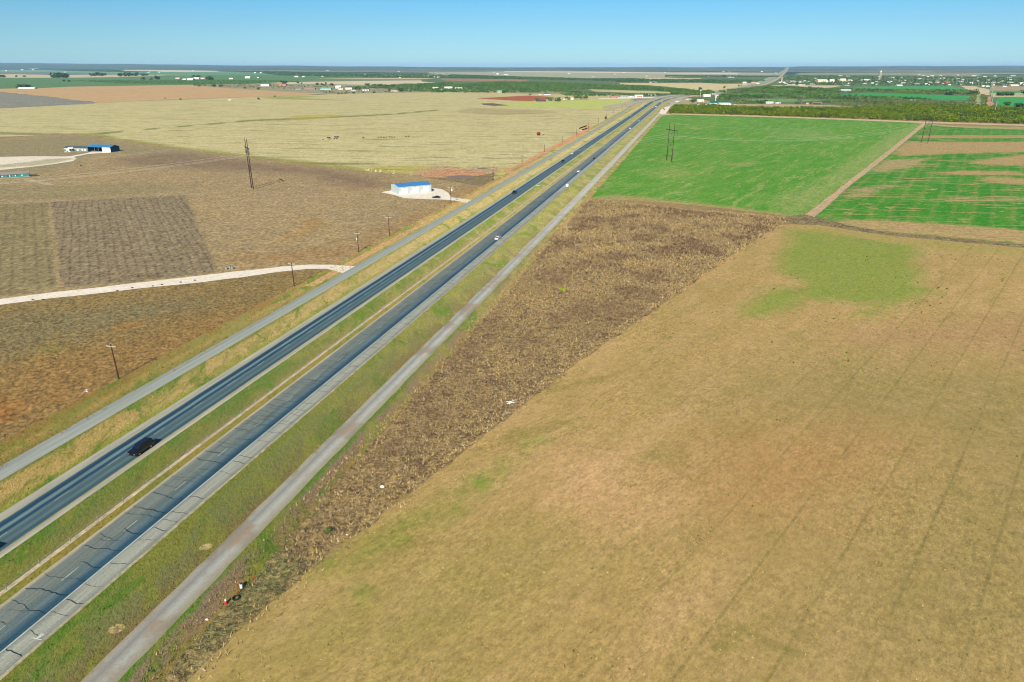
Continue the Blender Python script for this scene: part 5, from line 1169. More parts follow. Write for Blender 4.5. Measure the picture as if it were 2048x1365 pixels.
# farther buildings: (x0, x1, base y, height, wall, roof, roof kind, name, label)
BL = [
 (36, 69, 178.2, 2.6, '#f0f0f0', '#e6e8ea', 'gable', 'farmhouse', 'long white farmstead under dark trees at the corner of the green field'),
 (456, 462.5, 201.5, 1.5, '#f2f2f2', '#eef0f2', 'gable', 'shed', 'tiny white shed on the border of the pink field'),
 (521.5, 538, 173, 6, '#f5f6f6', '#55808c', 'cross', 'farmhouse', 'white house with steep gray-teal roof alone on the scrub plain'),
 (556, 572, 171.8, 3.4, '#cf9478', '#b6746a', 'gable', 'house', 'low house with a reddish roof under a dark tree on the scrub plain'),
 (641, 662, 180.3, 4, '#9fd0cf', '#82b3b0', 'gable', 'shed', 'long pale turquoise shed on the scrub plain'),
 (609, 630, 179, 3, '#a88c84', '#8d8e96', 'gable', 'house', 'gray-roofed house in the row left of the turquoise shed'),
 (591, 603, 179.4, 2, '#b8bcc4', '#8c8c98', 'gable', 'house', 'small gray house farthest left in the row by the turquoise shed'),
 (671, 682, 177.3, 5, '#f4f4f2', '#e8eae8', 'gable', 'barn', 'white barn at the left of the white farm group by the hedgerow'),
 (677, 686, 179.8, 4, '#f2f2ee', '#6f7674', 'gable', 'house', 'white house with a dark roof in the middle of the white farm group'),
 (691, 704, 179.5, 6, '#efe6dc', '#5c5a62', 'cross', 'farmhouse', 'cream farmhouse with a dark steep roof, largest of the white farm group'),
 (694, 706, 175, 2, '#e8efef', '#dfe8ea', 'gable', 'barn', 'white shed behind the largest farmhouse of the group'),
 (725, 738, 182, 4, '#f4f4f6', '#3c3e56', 'gable', 'house', 'white house with a dark navy roof right of the farm group'),
 (703, 711, 182.6, 1.8, '#eef0f0', '#d8dcdc', 'gable', 'shed', 'low white outbuilding left of the navy-roofed house'),
 (782, 795, 183.5, 3.4, '#e5ddd2', '#6d5850', 'gable', 'cottage', 'cottage with a brown roof between two round trees'),
 (812, 820, 182.8, 3, '#b39a80', '#9c8b90', 'gable', 'house', 'tan house with a gray roof at the wood edge'),
 (864.5, 876.5, 178.4, 3.5, '#f7f7f7', '#e2e8e4', 'gable', 'barn', 'white barn at the wood edge, left of the large white one'),
 (889, 904.5, 179.3, 5, '#f5f5f5', '#eef0f0', 'gable', 'barn', 'large white metal barn at the wood edge behind the pasture'),
 (910, 924, 178.6, 3, '#f2f2ee', '#dfe6e0', 'gable', 'barn', 'low white barn right of the large white metal barn'),
 (878, 886, 181.5, 2.2, '#dfe6ea', '#c8d2d8', 'gable', 'shed', 'small gray shed in front of the large white metal barn'),
 (950.5, 955, 175, 2, '#f2f5f8', '#e8ecf0', 'gable', 'house', 'tiny white house inside the wide green wood'),
 (995, 1003.5, 186.8, 5, '#a9b8a6', '#8fb3a6', 'gable', 'barn', 'pale green roofed barn by the dark round tree'),
 (982, 987, 186.4, 3, '#c07a6c', '#b0685c', 'gable', 'shed', 'small reddish shed left of the pale green barn'),
 (1088, 1101, 190.5, 3.6, '#f0f2f5', '#4a5560', 'gable', 'house', 'white house with a dark roof on the strip behind the red soil'),
 (1078, 1083, 190.6, 1.6, '#eceeee', '#d8dcdc', 'gable', 'shed', 'low white shed left of that dark-roofed white house'),
 (1072, 1092, 204.3, 3.8, '#a45c50', '#3c4a5e', 'gable', 'farmhouse', 'brick farmhouse with a navy roof among trees by the pale green strip'),
 (1127, 1133, 200.2, 3.0, '#eceff2', '#d0d8de', 'gable', 'shed', 'left white shed of the farmyard among the trees'),
 (1134.5, 1139.5, 200.5, 2.6, '#e6eaec', '#c8d0d6', 'gable', 'shed', 'middle white shed of the farmyard among the trees'),
 (1142, 1147.5, 200, 3.6, '#f6f8fa', '#f0f4f6', 'cross', 'shed', 'brightest white shed at the right of the farmyard'),
 (1222, 1236, 196.8, 4, '#c08a74', '#c08a7c', 'gable', 'store', 'salmon-colored building at the left of the roadside stores'),
 (1240, 1256, 195.4, 3.6, '#a8b8b4', '#9ab0aa', 'gable', 'warehouse', 'gray-green warehouse between the roadside stores'),
 (1257, 1268, 195, 2.4, '#eef0f0', '#d4dade', 'gable', 'shed', 'low white shed right of the gray-green warehouse'),
 (1270, 1286, 195.3, 4.6, '#f3f3f3', '#eeeeee', 'gable', 'store', 'white store behind the red-striped canopy'),
 (1297, 1306, 191.8, 1.9, '#f2f2f2', '#d6d6de', 'gable', 'shed', 'white open shed left of the two beyond the filling station'),
 (1309, 1316, 192, 2, '#ece8ee', '#d8d2dc', 'gable', 'shed', 'pinkish white shed right of the two beyond the filling station'),
 (1407, 1421, 194, 4.2, '#f6f4f4', '#f0f0f0', 'gable', 'motel', 'bright white building beside the bend, in front of the gray roofs'),
 (1412, 1430, 190.5, 3.4, '#a8b4b6', '#9fb8bc', 'gable', 'warehouse', 'gray-blue roofed building behind the bright white one at the bend'),
 (1430, 1440, 192, 2, '#e6d6d6', '#e8dede', 'gable', 'shed', 'low pinkish building right of the bright white one at the bend'),
 (1380, 1398, 193.2, 2, '#d8b8a4', '#b88c7c', 'gable', 'house', 'low reddish house left of the mast at the bend'),
 (1371, 1381, 200, 2.6, '#c8ccd4', '#a8a4aa', 'gable', 'house', 'gray house left of the white shed near the junction'),
 (1395, 1408, 203.8, 4, '#f1eef1', '#ecebee', 'cross', 'shed', 'white gabled shed in the yard before the teal-roofed hall'),
 (1351, 1358, 204.5, 1.8, '#f4f4f4', '#e4e4e4', 'gable', 'trailer_home', 'small white trailer at the tip of the tree belt'),
 (1388, 1423, 211.3, 1.8, '#efe9e0', '#efe9e0', 'shed', 'long_shed', 'long low white shed in front of the small row of conifers'),
 (1421, 1461, 208.3, 4.4, '#f0efe8', '#15696f', 'gable', 'hall', 'wide hall with a teal green roof behind the tree belt'),
 (1439, 1462, 210.4, 3.6, '#f4f1e8', '#efe9d8', 'cross', 'hall_wing', 'white gabled wing in front of the teal-roofed hall'),
 (1465, 1473, 211.8, 1.8, '#eef0f0', '#e0e4e4', 'gable', 'shed', 'small white shed right of the white gabled wing'),
 (1532, 1547, 207.5, 3.2, '#eef3f6', '#dfe6ea', 'gable', 'mobile_home', 'left of the two white mobile homes on the sandy lot'),
 (1551, 1561, 207.6, 2.8, '#e4ecf2', '#c8d4de', 'gable', 'mobile_home', 'right of the two white mobile homes on the sandy lot'),
 (1612, 1643, 209.3, 4, '#c9b08c', '#6e6a70', 'shed', 'open_shed', 'long tan shed with a dark open side on the sandy lot'),
 (1682, 1702, 185.6, 5.5, '#8fb0bc', '#b8d0da', 'gable', 'warehouse', 'gray-blue warehouse standing alone above the narrow green field'),
 (1820, 1826, 201.8, 1.6, '#dfe6ec', '#cfd8e0', 'gable', 'mobile_home', 'left of two pale roofs in the olive scrub'),
 (1828, 1835, 202.2, 1.6, '#e8e6e6', '#d8d4d8', 'gable', 'mobile_home', 'right of two pale roofs in the olive scrub'),
 (1300, 1313, 165.8, 2.6, '#efe8e2', '#8c7470', 'gable', 'barn', 'long white barn with a dark middle on the far tan field'),
 (1486, 1493, 167, 2.6, '#f6f2ee', '#f0ece6', 'cross', 'barn', 'white barn by the far curve, left of the orange-roofed one'),
 (1503, 1512, 167, 2.6, '#dcb8a4', '#cc9684', 'gable', 'barn', 'orange-roofed building by the far curve'),
 (1512, 1519, 168, 1.6, '#f3f3f5', '#eeeef2', 'gable', 'shed', 'low white shed right of the orange-roofed building at the far curve'),
 (1572, 1592, 164.8, 2.4, '#e6e4e2', '#dcd8d4', 'gable', 'school', 'long white building right of the tall sign tower'),
 (1558, 1571, 166.2, 2, '#ece6e4', '#e0dcd8', 'gable', 'store', 'white building at the foot of the tall sign tower'),
 (1594, 1604, 165.3, 1.8, '#eceff2', '#dfe4ea', 'gable', 'store', 'white building right of the long white one near the sign tower'),
 (1606, 1621, 165, 1.6, '#ece4d6', '#e2dac8', 'gable', 'store', 'cream roof at the left of the town'),
 (1636, 1656, 165.3, 5.2, '#e8dcc6', '#ece2ce', 'cross', 'gymnasium', 'large cream arched hall, biggest roof in the town'),
 (1660, 1669, 164.6, 4, '#e8e2da', '#ded6ca', 'gable', 'hall', 'cream hall right of the large arched one'),
 (1681, 1692, 163.6, 4.2, '#ece6de', '#e4dcd0', 'cross', 'hall', 'cream gabled hall in the middle of the town'),
 (1697, 1705, 163.4, 2.6, '#f0ecea', '#dfd6cc', 'gable', 'hall', 'cream roof right of the gabled hall in the town'),
 (1725, 1741, 161.2, 2, '#eef0ee', '#e8e6dc', 'gable', 'warehouse', 'long white roof left of the water tower'),
 (1743, 1748, 168.6, 2.6, '#e8ecf2', '#d0d8e2', 'gable', 'house', 'pale blue-gray house in the trees below the water tower'),
 (1794, 1805, 172.4, 2.2, '#f2f4f6', '#e8ecf0', 'gable', 'house', 'white house at the top edge of the upper green field'),
 (1777, 1780, 167, 1.8, '#eef2f6', '#e0e8f0', 'gable', 'house', 'small white house right below the water tower'),
 (1850, 1855, 169.6, 2.4, '#f0f0f2', '#e0e4e8', 'gable', 'house', 'small white house at the tree edge, left of the red-brick one'),
 (1873, 1879, 165.6, 1.8, '#d8a8a0', '#c88c84', 'gable', 'house', 'pinkish-red house in the town trees'),
 (1891, 1900, 168, 3.6, '#c47c6c', '#b86a5c', 'cross', 'church', 'red brick church with a steep roof in the town trees'),
 (1917, 1923, 165.4, 2.4, '#eceff2', '#dfe6ec', 'gable', 'house', 'white house left of the steel pylons'),
 (1940, 1946, 168, 2.8, '#e8eef2', '#d8e2ea', 'gable', 'house', 'white house among trees near the steel pylons'),
 (1964.5, 1970, 174, 2.4, '#ece6e0', '#e0d8d0', 'gable', 'house', 'cream house above the tan triangle field'),
 (1972, 1979, 174.2, 2, '#eceff2', '#dfe4e8', 'gable', 'house', 'white house next to the tall steel pylon'),
 (1985, 1993, 171.5, 2.6, '#e8dccc', '#dcccb4', 'gable', 'house', 'tan-roofed house right of the tall steel pylon'),
 (2006, 2014, 174.4, 1.8, '#eef0f4', '#e4e8ee', 'gable', 'house', 'low white house at the top of the reddish field'),
 (2022, 2038, 172.6, 2.6, '#ece8e2', '#e0dad0', 'gable', 'house', 'long white house near the right edge of the picture'),
 (2040, 2048, 168.6, 2.6, '#eef2f6', '#e2e8f0', 'gable', 'house', 'white house in dark trees at the right edge'),
 (365, 372, 160.3, 2.2, '#f0efee', '#e6e4e4', 'gable', 'barn', 'low white shed at the left of the white farm buildings'),
 (374, 386, 161, 3.6, '#f4f4f4', '#e8ecee', 'cross', 'barn', 'white twin-gabled barn, largest of the white farm buildings'),
 (387, 398, 158.6, 3, '#f2f2f4', '#e6e8ec', 'gable', 'house', 'white house before the dark tree in the white farm group'),
 (399, 409, 158.4, 2.2, '#e9d8d0', '#ddc8c0', 'gable', 'house', 'pinkish house at the right of the white farm group'),
 (351, 359, 158.2, 2.2, '#e8d0c8', '#d8bcb0', 'gable', 'house', 'pinkish roof left of the white farm group'),
 (458, 466, 158.8, 2.2, '#f0e6e4', '#e4d4d0', 'gable', 'house', 'small pale house midway between the farm groups'),
 (490, 500, 157, 3.4, '#f5f7f7', '#f0f2f4', 'cross', 'barn', 'white double barn on the green plain'),
 (514, 518, 156.5, 1.8, '#f0f0ee', '#e0d8d0', 'gable', 'house', 'tiny white house right of the double barn'),
 (589, 596.5, 154.8, 2.2, '#f8f8f8', '#f2f4f4', 'gable', 'barn', 'white round-shouldered barn alone on the green field'),
 (604, 609, 154.6, 1.6, '#f2f0ee', '#e6dcd8', 'gable', 'house', 'small white house right of that lone white barn'),
 (508, 512, 146.6, 1.5, '#f4f4f4', '#ececec', 'gable', 'barn', 'white speck of a barn above the green plain, left'),
 (520, 523, 146.7, 1.8, '#f4f4f4', '#ececec', 'gable', 'barn', 'brighter white barn speck right of the other one'),
 (10, 15, 134.4, 1.4, '#eceff2', '#e4e8ec', 'gable', 'barn', 'white farm roof near the skyline at far left'),
 (55, 74, 139.4, 1.7, '#e8ecea', '#dce4e2', 'gable', 'barn', 'long pale roof at the edge of the far left wood'),
 (95, 100, 133.2, 1.3, '#f2f2f4', '#ececf0', 'gable', 'barn', 'white farm speck on the left skyline slope'),
 (207, 210, 134.6, 1.0, '#f2f2f4', '#ececf0', 'gable', 'barn', 'white speck at the end of the thin pale field'),
 (855, 859, 153, 1.4, '#f4f4f4', '#eaeaea', 'gable', 'barn', 'white roof left of three in the far green at center'),
 (867, 870, 155, 1.4, '#f4f4f4', '#eaeaea', 'gable', 'barn', 'white roof between two others in the far green at center'),
 (874, 880, 155.5, 1.6, '#f4f4f4', '#eaeaea', 'gable', 'barn', 'longest white roof of the three in the far green at center'),
 (993, 997, 149.4, 2, '#f6f6f6', '#f0f0f0', 'gable', 'barn', 'lone white roof on the far gray plain at center'),
 (1008, 1016, 150.4, 1.6, '#dfe6ea', '#d0dade', 'gable', 'barn', 'pale gray roofs on the far gray plain at center'),
 (1459, 1463, 155.4, 1.2, '#f4f4f4', '#eaeaea', 'gable', 'house', 'left of the two white houses on the far tan plain'),
 (1465, 1468, 155.6, 1.2, '#f6f6f6', '#f0f0f0', 'gable', 'house', 'right of the two white houses on the far tan plain'),
 (1522, 1526, 144.2, 1.2, '#f4f4f4', '#eaeaea', 'gable', 'tank', 'white speck at the wood edge left of the climbing highway'),
 (1508, 1512, 137.6, 1.0, '#f0f2f6', '#e8ecf2', 'gable', 'house', 'white speck inside the dark skyline wood'),
]
for (x0, x1, yb, hp, wc, rc, kd, nm, lab) in BL:
    A, B = U(x0, yb), U(x1, yb); m = mpp(A)
    H_ = hp * m; Lx = dist((B[0] - A[0], B[1] - A[1]))
    dep = min(max(0.7 * Lx, 5), 14 * max(1, m / 1.6)) if kd != 'cross' else Lx * 0.9
    ws, rs = (0.62, 0.38) if kd != 'shed' else (0.8, 0.2)
    if nm == 'hall': ws, rs = 0.42, 0.75; dep = 16
    ops = []
    if yb > 172:
        n_ = max(1, min(4, int(Lx / 5)))
        for k in range(n_): ops.append(((k + .3) / n_, (k + .3) / n_ + 1.3 / Lx, H_ * .3, H_ * .52, '#3c4650', 'window'))
        ops.append(((0.8) / 1 - 0.5 / Lx, 0.8 + 0.6 / Lx, 0.05, min(2.1, H_ * .6), '#6d6258', 'door'))
    if nm == 'open_shed': ops = [(0.42, 0.98, 0.1, H_ * .55, '#2d2426', 'opening_shade')]  # dark panel on the closed front paints the shade inside the open side
    if lab.startswith('long white barn with a dark'): ops = [(0.3, 0.75, 0.1, H_ * .5, '#5c4c4c', 'opening_shade')]  # dark middle is likewise a panel painted as shade on the solid wall
    building(A, B, dep, H_ * ws, H_ * rs, wc, rc, nm, lab, nm.replace('_', ' ').split()[-1] if nm not in ('mobile_home', 'trailer_home') else 'mobile home', ops)

g = np.random.default_rng(31)
for k in range(95):
    x = g.uniform(1575, 2048); y = g.uniform(151, 172) if k % 3 else g.uniform(163, 171)
    if 1720 < x < 1960 and y > 171: continue
    w_ = g.uniform(2.2, 6.5); hp = g.uniform(0.9, 1.9); A, B = U(x, y), U(x + w_, y + g.uniform(-.25, .25)); m = mpp(A); Lx = dist((B[0] - A[0], B[1] - A[1]))
    wc = ['#eef0f2', '#e8e2d6', '#dfe4e8', '#d8d2c8', '#c8cdd2'][g.integers(5)]; rc = ['#e6e8ea', '#d8d0c4', '#c4ccd4', '#b8aea4', '#eceef0', '#b08a7c'][g.integers(6)]
    building(A, B, min(Lx * .8, 16), hp * m * .62, hp * m * .38, wc, rc, 'town_house', 'small pale roof among the trees of the far town', 'house', (), 'small roofs of the far town')
for k in range(46):
    x, y = (g.uniform(-10, 560), g.uniform(131.5, 147)) if k % 2 else (g.uniform(560, 1560), g.uniform(139, 156))
    w_ = g.uniform(1.8, 5); hp = g.uniform(0.7, 1.3); A, B = U(x, max(y, 137.5)), U(x + w_, max(y, 137.5)); m = mpp(A); Lx = dist((B[0] - A[0], B[1] - A[1]))
    if hill_z(*A) > 0: continue
    building(A, B, min(Lx * .8, 30), hp * m * .62, hp * m * .38, '#eef0f2', ['#eceef0', '#e0dcd2', '#d4dade'][g.integers(3)], 'farm_building', 'white speck of a farm building on the far plain', 'barn', (), 'white specks of farm buildings on the far plain')
# red-striped filling-station canopy
A = U(1275, 198); m = mpp(A); r = empty('station_canopy', A, 0, 'filling-station canopy with a bright red band beside the highway', 'canopy')
MB().box(0, 9.5 * m, 0, 9, 4.3, 5.9).build('fascia', plain('red_fascia', '#e4202c', var=0.02), r)
MB().box(-.1, 9.5 * m + .1, -.1, 9.1, 5.9, 6.1).box(-.1, 9.5 * m + .1, -.1, 9.1, 4.1, 4.3).build('roof', plain('white_trim', '#f5f5f5', var=0.02), r)
for q in (0.15, 0.85):
    MB().box(q * 9.5 * m - .25, q * 9.5 * m + .25, 4, 4.6, 0, 4.1).build('column', plain('white_trim', '#f5f5f5', var=0.02), r)
# small conifers before the long white shed
for k, x in enumerate((1395, 1400, 1404, 1408, 1412)):
    p = U(x, 210); m = mpp(p); r = empty('conifer', p, 0, 'small dark conical tree in the short row before the long low white shed', 'tree', 'row of five conical trees before the long white shed')
    g = np.random.default_rng(k); n = 60; zz = g.uniform(0.1, 1, n) * 4.2 * m; aa = g.uniform(0, 6.28, n); rr_ = (1 - zz / (4.4 * m)) * 1.1 * m * g.uniform(.6, 1, n)
    c = np.stack([np.cos(aa) * rr_, np.sin(aa) * rr_, zz], 1); d = g.normal(size=(n, 3, 3)) * 0.35; V = (c[:, None] + d).reshape(-1, 3)
    mesh_obj('crown', V, np.arange(n * 3).reshape(-1, 3), MLEAF, r, cols=np.array(C('#4a5c34')[:3]) * g.uniform(.7, 1.3, n).repeat(3)[:, None])
    MB().tube((0, 0, 0), (0, 0, 3 * m), 0.15, 0.08, 6).build('trunk', MBARK, r)
# masts, sign poles
def mast(x, y, ytop, rad, col, label, name='mast', top=None):
    p = U(x, y); h = zat(p, ytop) if ytop > 133.5 else CAMH + (HOR - ytop) / F_ * dist(p)
    r = empty(name, p, 0, label, name.replace('_', ' ').split()[-1])
    MB().tube((0, 0, 0), (0, 0, h), rad, rad * .6, 8).build('pole', plain('mast_metal', col), r)
    if top: 
        w_, h_, c_ = top
        MB().box(-w_ / 2, w_ / 2, -.3, .3, h - h_, h).build('panel', plain('sign_face', c_, var=0.03), r)
    return r
mast(1400.5, 195, 179.5, 0.5, '#d8dcc0', 'tall pale monopole mast at the bend of the highway', 'mast', (2.0, 4, '#e8e8e0'))
mast(1431, 202.5, 193, 0.7, '#eceff4', 'white sign pole above the teal-roofed hall', 'sign_pole', (2.4, 3.5, '#f2f4f8'))
mast(1563, 165.5, 155, 3.0, '#e2c4bc', 'tall sign tower with a reddish head beside the far highway', 'sign_tower', (9, 5, '#b06868'))
for x, yb, yt, lb in ((1193, 197, 186, 'first'), (1212.5, 195.5, 185.5, 'second'), (1175, 197.5, 189, 'short')):
    mast(x, yb, yt, 0.22, '#c9c8b8', '%s pale light pole behind the pale green strip' % lb, 'light_pole')
mast(940, 185, 176.5, 0.22, '#b8b8ac', 'thin pole at the wood edge by the white barns', 'light_pole')
mast(1032, 184.5, 180, 0.22, '#b8b8ac', 'thin pole between the green barn and the wood', 'light_pole')
mast(1120, 185.5, 181, 0.22, '#b8b8ac', 'thin pole on the strip above the red soil', 'light_pole')

# water tower
p = U(1759, 160.5); m = mpp(p); r = empty('water_tower', p, 0, 'white legged water tower rising over the town trees', 'water tower')
hT = 15.5 * m
tk = MB(); n = 20
rad = 1.45 * m
for a_, b_, r0, r1 in ((0.80, 0.86, 0.55, 1), (0.86, 0.94, 1, 1), (0.94, 1.0, 1, 0.25)): tk.tube((0, 0, hT * a_), (0, 0, hT * b_), rad * r0, rad * r1, n)
tk.build('tank', plain('tower_paint', '#eef2f2', var=0.03), r)
for k in range(4):
    a = k * pi / 2 + 0.6; MB().tube((cos(a) * rad * 1.7, sin(a) * rad * 1.7, 0), (cos(a) * rad * .8, sin(a) * rad * .8, hT * .84), 1.0, 0.8, 6).build('leg', plain('tower_leg', '#cfcdbc', var=0.03), r)
MB().tube((0, 0, 0), (0, 0, hT * .82), 1.0, 1.0, 8).build('riser', plain('tower_leg', '#cfcdbc', var=0.03), r)
rg = MB()
for zf in (0.28, 0.56):
    rr_ = rad * (1.7 - 0.9 * zf / .84); pts = [(cos(k * pi / 2 + .6) * rr_, sin(k * pi / 2 + .6) * rr_, hT * zf) for k in range(5)]; rg.path(pts, 0.5)
rg.build('bracing', plain('tower_leg', '#cfcdbc', var=0.03), r)

# ---------------- H-frame transmission structures and their wires
MWOOD = plain('weathered_pole', '#4a3c38', var=0.15); MINS = plain('insulator', '#5e686c', rough=0.4)
def hframe(b0, b1, ytop, yarm, label):
    p0, p1 = Vector((*U(*b0), 0)), Vector((*U(*b1), 0)); c = (p0 + p1) / 2; sep = (p1 - p0).length; d = (p1 - p0).normalized()
    Ht = zat(p0, ytop); Ha = zat(p0, yarm)
    r = empty('transmission_frame', (c.x, c.y, 0), math.atan2(d.y, d.x), label, 'pylon', 'wooden two-pole transmission frames')
    s = sep / 2
    for q in (-s, s): MB().tube((q, 0, -.1), (q, 0, Ht), 0.34, 0.19, 10).build('pole', MWOOD, r)
    MB().box(-s - sep * .62, s + sep * .62, -.28, .28, Ha - .22, Ha + .22).build('crossarm', MWOOD, r)
    xb = MB().tube((-s, .1, Ha - 16), (s, .1, Ha - 7), .09).tube((-s, -.1, Ha - 7), (s, -.1, Ha - 16), .09)
    xb.build('brace', MWOOD, r)
    for q in (-s, s): MB().tube((q, 0, Ht - .3), (q + (0.0), 0, Ht + 1.2), 0.06).build('ground_wire_peak', MWOOD, r)
    tips = []
    for q in (-s - sep * .55, 0, s + sep * .55):
        im = MB()
        if q == 0: im.tube((-s * .65, 0, Ha), (0, 0, Ha - 4.0), .12).tube((s * .65, 0, Ha), (0, 0, Ha - 4.0), .12); zt = Ha - 4.2
        else: im.tube((q, 0, Ha), (q, 0, Ha - 3.8), .13); zt = Ha - 3.9
        for k in range(5):
            if q: im.tube((q, 0, Ha - .8 - k * .6), (q, 0, Ha - .95 - k * .6), .22)
        im.build('insulator', MINS, r)
        w = c + d * q; tips.append(Vector((w.x, w.y, zt)))
    for q in (-s, s): w = c + d * q; tips.append(Vector((w.x, w.y, Ht)))
    return tips, c
T1, c1 = hframe((503.2, 377), (506.9, 380), 278, 295, 'brown wooden two-pole frame in the brown field, seen almost edge-on')
T2, c2 = hframe((1333.4, 321.8), (1343.4, 324.7), 246, 259.5, 'brown wooden two-pole frame standing in the middle green field')
T3, c3 = hframe((1842.5, 286), (1855.3, 287.6), 226, 239, 'brown wooden two-pole frame by the dirt lane in the patchy field')
MWIRE = plain('aluminium_wire', '#cfcfc6', rough=0.4, spec=0.5)
dv = (c2 - c1) * 1.0; dv3 = c3 - c2
T0 = [v - dv for v in T1]; T4 = [v + dv3 for v in T3]
nm_ = ['left lower conductor', 'middle conductor', 'right lower conductor', 'left thin shield wire', 'right thin shield wire']
for k in range(5):
    mb = MB()
    for a, b in ((T0[k], T1[k]), (T1[k], T2[k]), (T2[k], T3[k]), (T3[k], T4[k])):
        pts = [a.lerp(b, i / 14) - Vector((0, 0, 9.0 * 4 * (i / 14) * (1 - i / 14))) for i in range(15)]
        mb.path(pts, 0.038 if k < 3 else 0.016, 4)
    tag(mb.build('power_line', MWIRE), '%s of the high line crossing both fields and the highway' % nm_[k], 'power line', 'wires of the high transmission line')

# ---------------- steel poles of the other line, at the right
MST = plain('galvanised_steel', '#b9cdd2', rough=0.5, var=0.05)
SPL = [(1988.8, 225.6, 203.8), (2047.5, 231, 213), (1984, 205, 188), (1982, 195, 176), (1981, 188, 168), (1980, 182.5, 163), (1962, 174, 163.5), (1956, 173.5, 162), (1944, 172, 161), (1933, 170.5, 160.5), (1925, 169.5, 159), (1913, 167.5, 158), (1904, 166, 157), (1895, 164.5, 156), (1886, 163, 155), (1876, 161.5, 154), (1866, 160, 153), (1857, 158.5, 152)]
first = None
for k, (x, y, yt) in enumerate(SPL):
    p = U(x, y); h = zat(p, yt); rad = max(0.35, mpp(p) * 0.16)
    lab = 'pale steel transmission pole in the receding line at the right'
    if k == 0: lab = 'nearest and tallest pale steel pole, behind the right end of the tree belt'
    if k == 1: lab = 'pale steel pole cut by the right edge of the picture'
    if k == 5: lab = 'tall steel pole at the turn of the line above the cleared lane'
    r = empty('steel_pole', p, 0, lab, 'pole', 'steel poles of the far transmission line')
    MB().tube((0, 0, 0), (0, 0, h), rad, rad * .5, 8).build('pole', MST, r)
    am = MB()
    for zf in (0.96, 0.86, 0.76): am.tube((0, 0, h * zf), (2.6, -.6, h * zf + .6), rad * .35, rad * .2, 5)
    am.build('arm', MST, r)

# ---------------- roadside utility poles
MPOLE = plain('creosote_pole', '#4a3328', var=0.2); MARM = plain('bleached_crossarm', '#bdb4aa', var=0.1); MCAN = plain('gray_transformer', '#c4cdd0')
PL = [(238, 760, 690, 'nearest tall wooden pole with a bleached crossarm in the orange weeds'),
      (588.8, 575, 526, 'wooden pole with crossarm beside the white drive'),
      (717.5, 505.5, 465, 'wooden pole carrying a gray transformer can'),
      (779.3, 473.5, 434, 'wooden pole with crossarm after the transformer pole'),
      (902, 407, 374, 'wooden pole with a white lamp at the entrance to the workshop pad'),
      (986.3, 362, 336, 'wooden pole beside the pond bank'),
      (1044, 329, 308, 'wooden pole at the near end of the red dirt lane'),
      (1089, 304.5, 288, 'wooden pole by the red dirt lane, second beyond the pond'),
      (1124.3, 286.3, 271, 'wooden pole by the red dirt lane, third beyond the pond'),
      (1153, 271.5, 256.6, 'wooden pole left of the stacked pipes'),
      (1177, 259, 241.5, 'wooden pole right of the stacked pipes'),
      (1196.3, 246.5, 235, 'slim wooden pole left of the roadside tree'),
      (1212.5, 238.5, 226, 'wooden pole rising behind the round roadside tree'),
      (1226.5, 228, 219, 'wooden pole beyond the round roadside tree'),
      (1244.3, 220.8, 209.5, 'wooden pole at the end of the pale green strip'),
      (1253.4, 216, 209, 'last small wooden pole before the side road')]
tops = []
for k, (x, y, yt, lab) in enumerate(PL):
    p = U(x, y); h = zat(p, yt); s_ = s_of(p); hd = heading(s_)
    r = empty('utility_pole', p, hd + pi / 2, lab, 'utility pole', 'wooden poles along the left frontage road')
    MB().tube((0, 0, -.1), (0.0, 0, h), 0.19, 0.13, 8).build('pole', MPOLE, r)
    MB().box(-1.35, 1.35, -.09, .09, h - .75, h - .55).build('crossarm', MARM, r)
    for q in (-1.2, 0, 1.2):
        MB().tube((q, 0, h - .56 if q else h), (q, 0, h - .30 if q else h + .25), .07, .05, 6).build('insulator', MARM, r)
    br = MB().tube((-.6, 0, h - .7), (0, 0, h - 1.3), .035).tube((.6, 0, h - .7), (0, 0, h - 1.3), .035); br.build('brace', MARM, r)
    if k == 2:
        MB().tube((.45, -.2, h - 3.6), (.45, -.2, h - 2.6), .3, .3, 12).build('transformer', MCAN, r)
    if k == 4: MB().box(-1.1, -.3, -.25, .25, h - 2.6, h - 1.3).build('lamp', plain('white_lamp', '#f4f4f4'), r)
MB_ = MB()
# ---------------- cable barrier in the median
s0 = s_of(U(76, 1131)); bar = empty('cable_barrier', R(s0, L['BS']), 0, 'thin steel cable barrier on its concrete strip in the grass median', 'barrier')
MG_ = plain('galvanised_post', '#b4bcc0', rough=0.5)
bx, by = R(s0, L['BS'])
post = None
for k in range(-3, 92):
    x, y = R(s0 + k * 5.65, L['BS'])
    if post is None:
        post = MB().box(-.05, .05, -.035, .035, -.05, 0.95).box(-.06, .06, -.045, .045, .9, 1.0).build('post', MG_, bar)
        q = post
    else:
        q = post.copy(); COL.objects.link(q); q.parent = bar
    q.location = (x - bx, y - by, 0.3 if False else 0.0); q.rotation_euler = (0, 0, heading(s0 + k * 5.65))
for zz in (0.5, 0.65, 0.78, 0.9):
    mb = MB(); pts = []
    for k in range(-3, 92, 3): x, y = R(s0 + k * 5.65, L['BS'] + 0.06); pts.append((x - bx, y - by, zz))
    mb.path(pts, 0.012, 4).build('cable', MG_, bar)

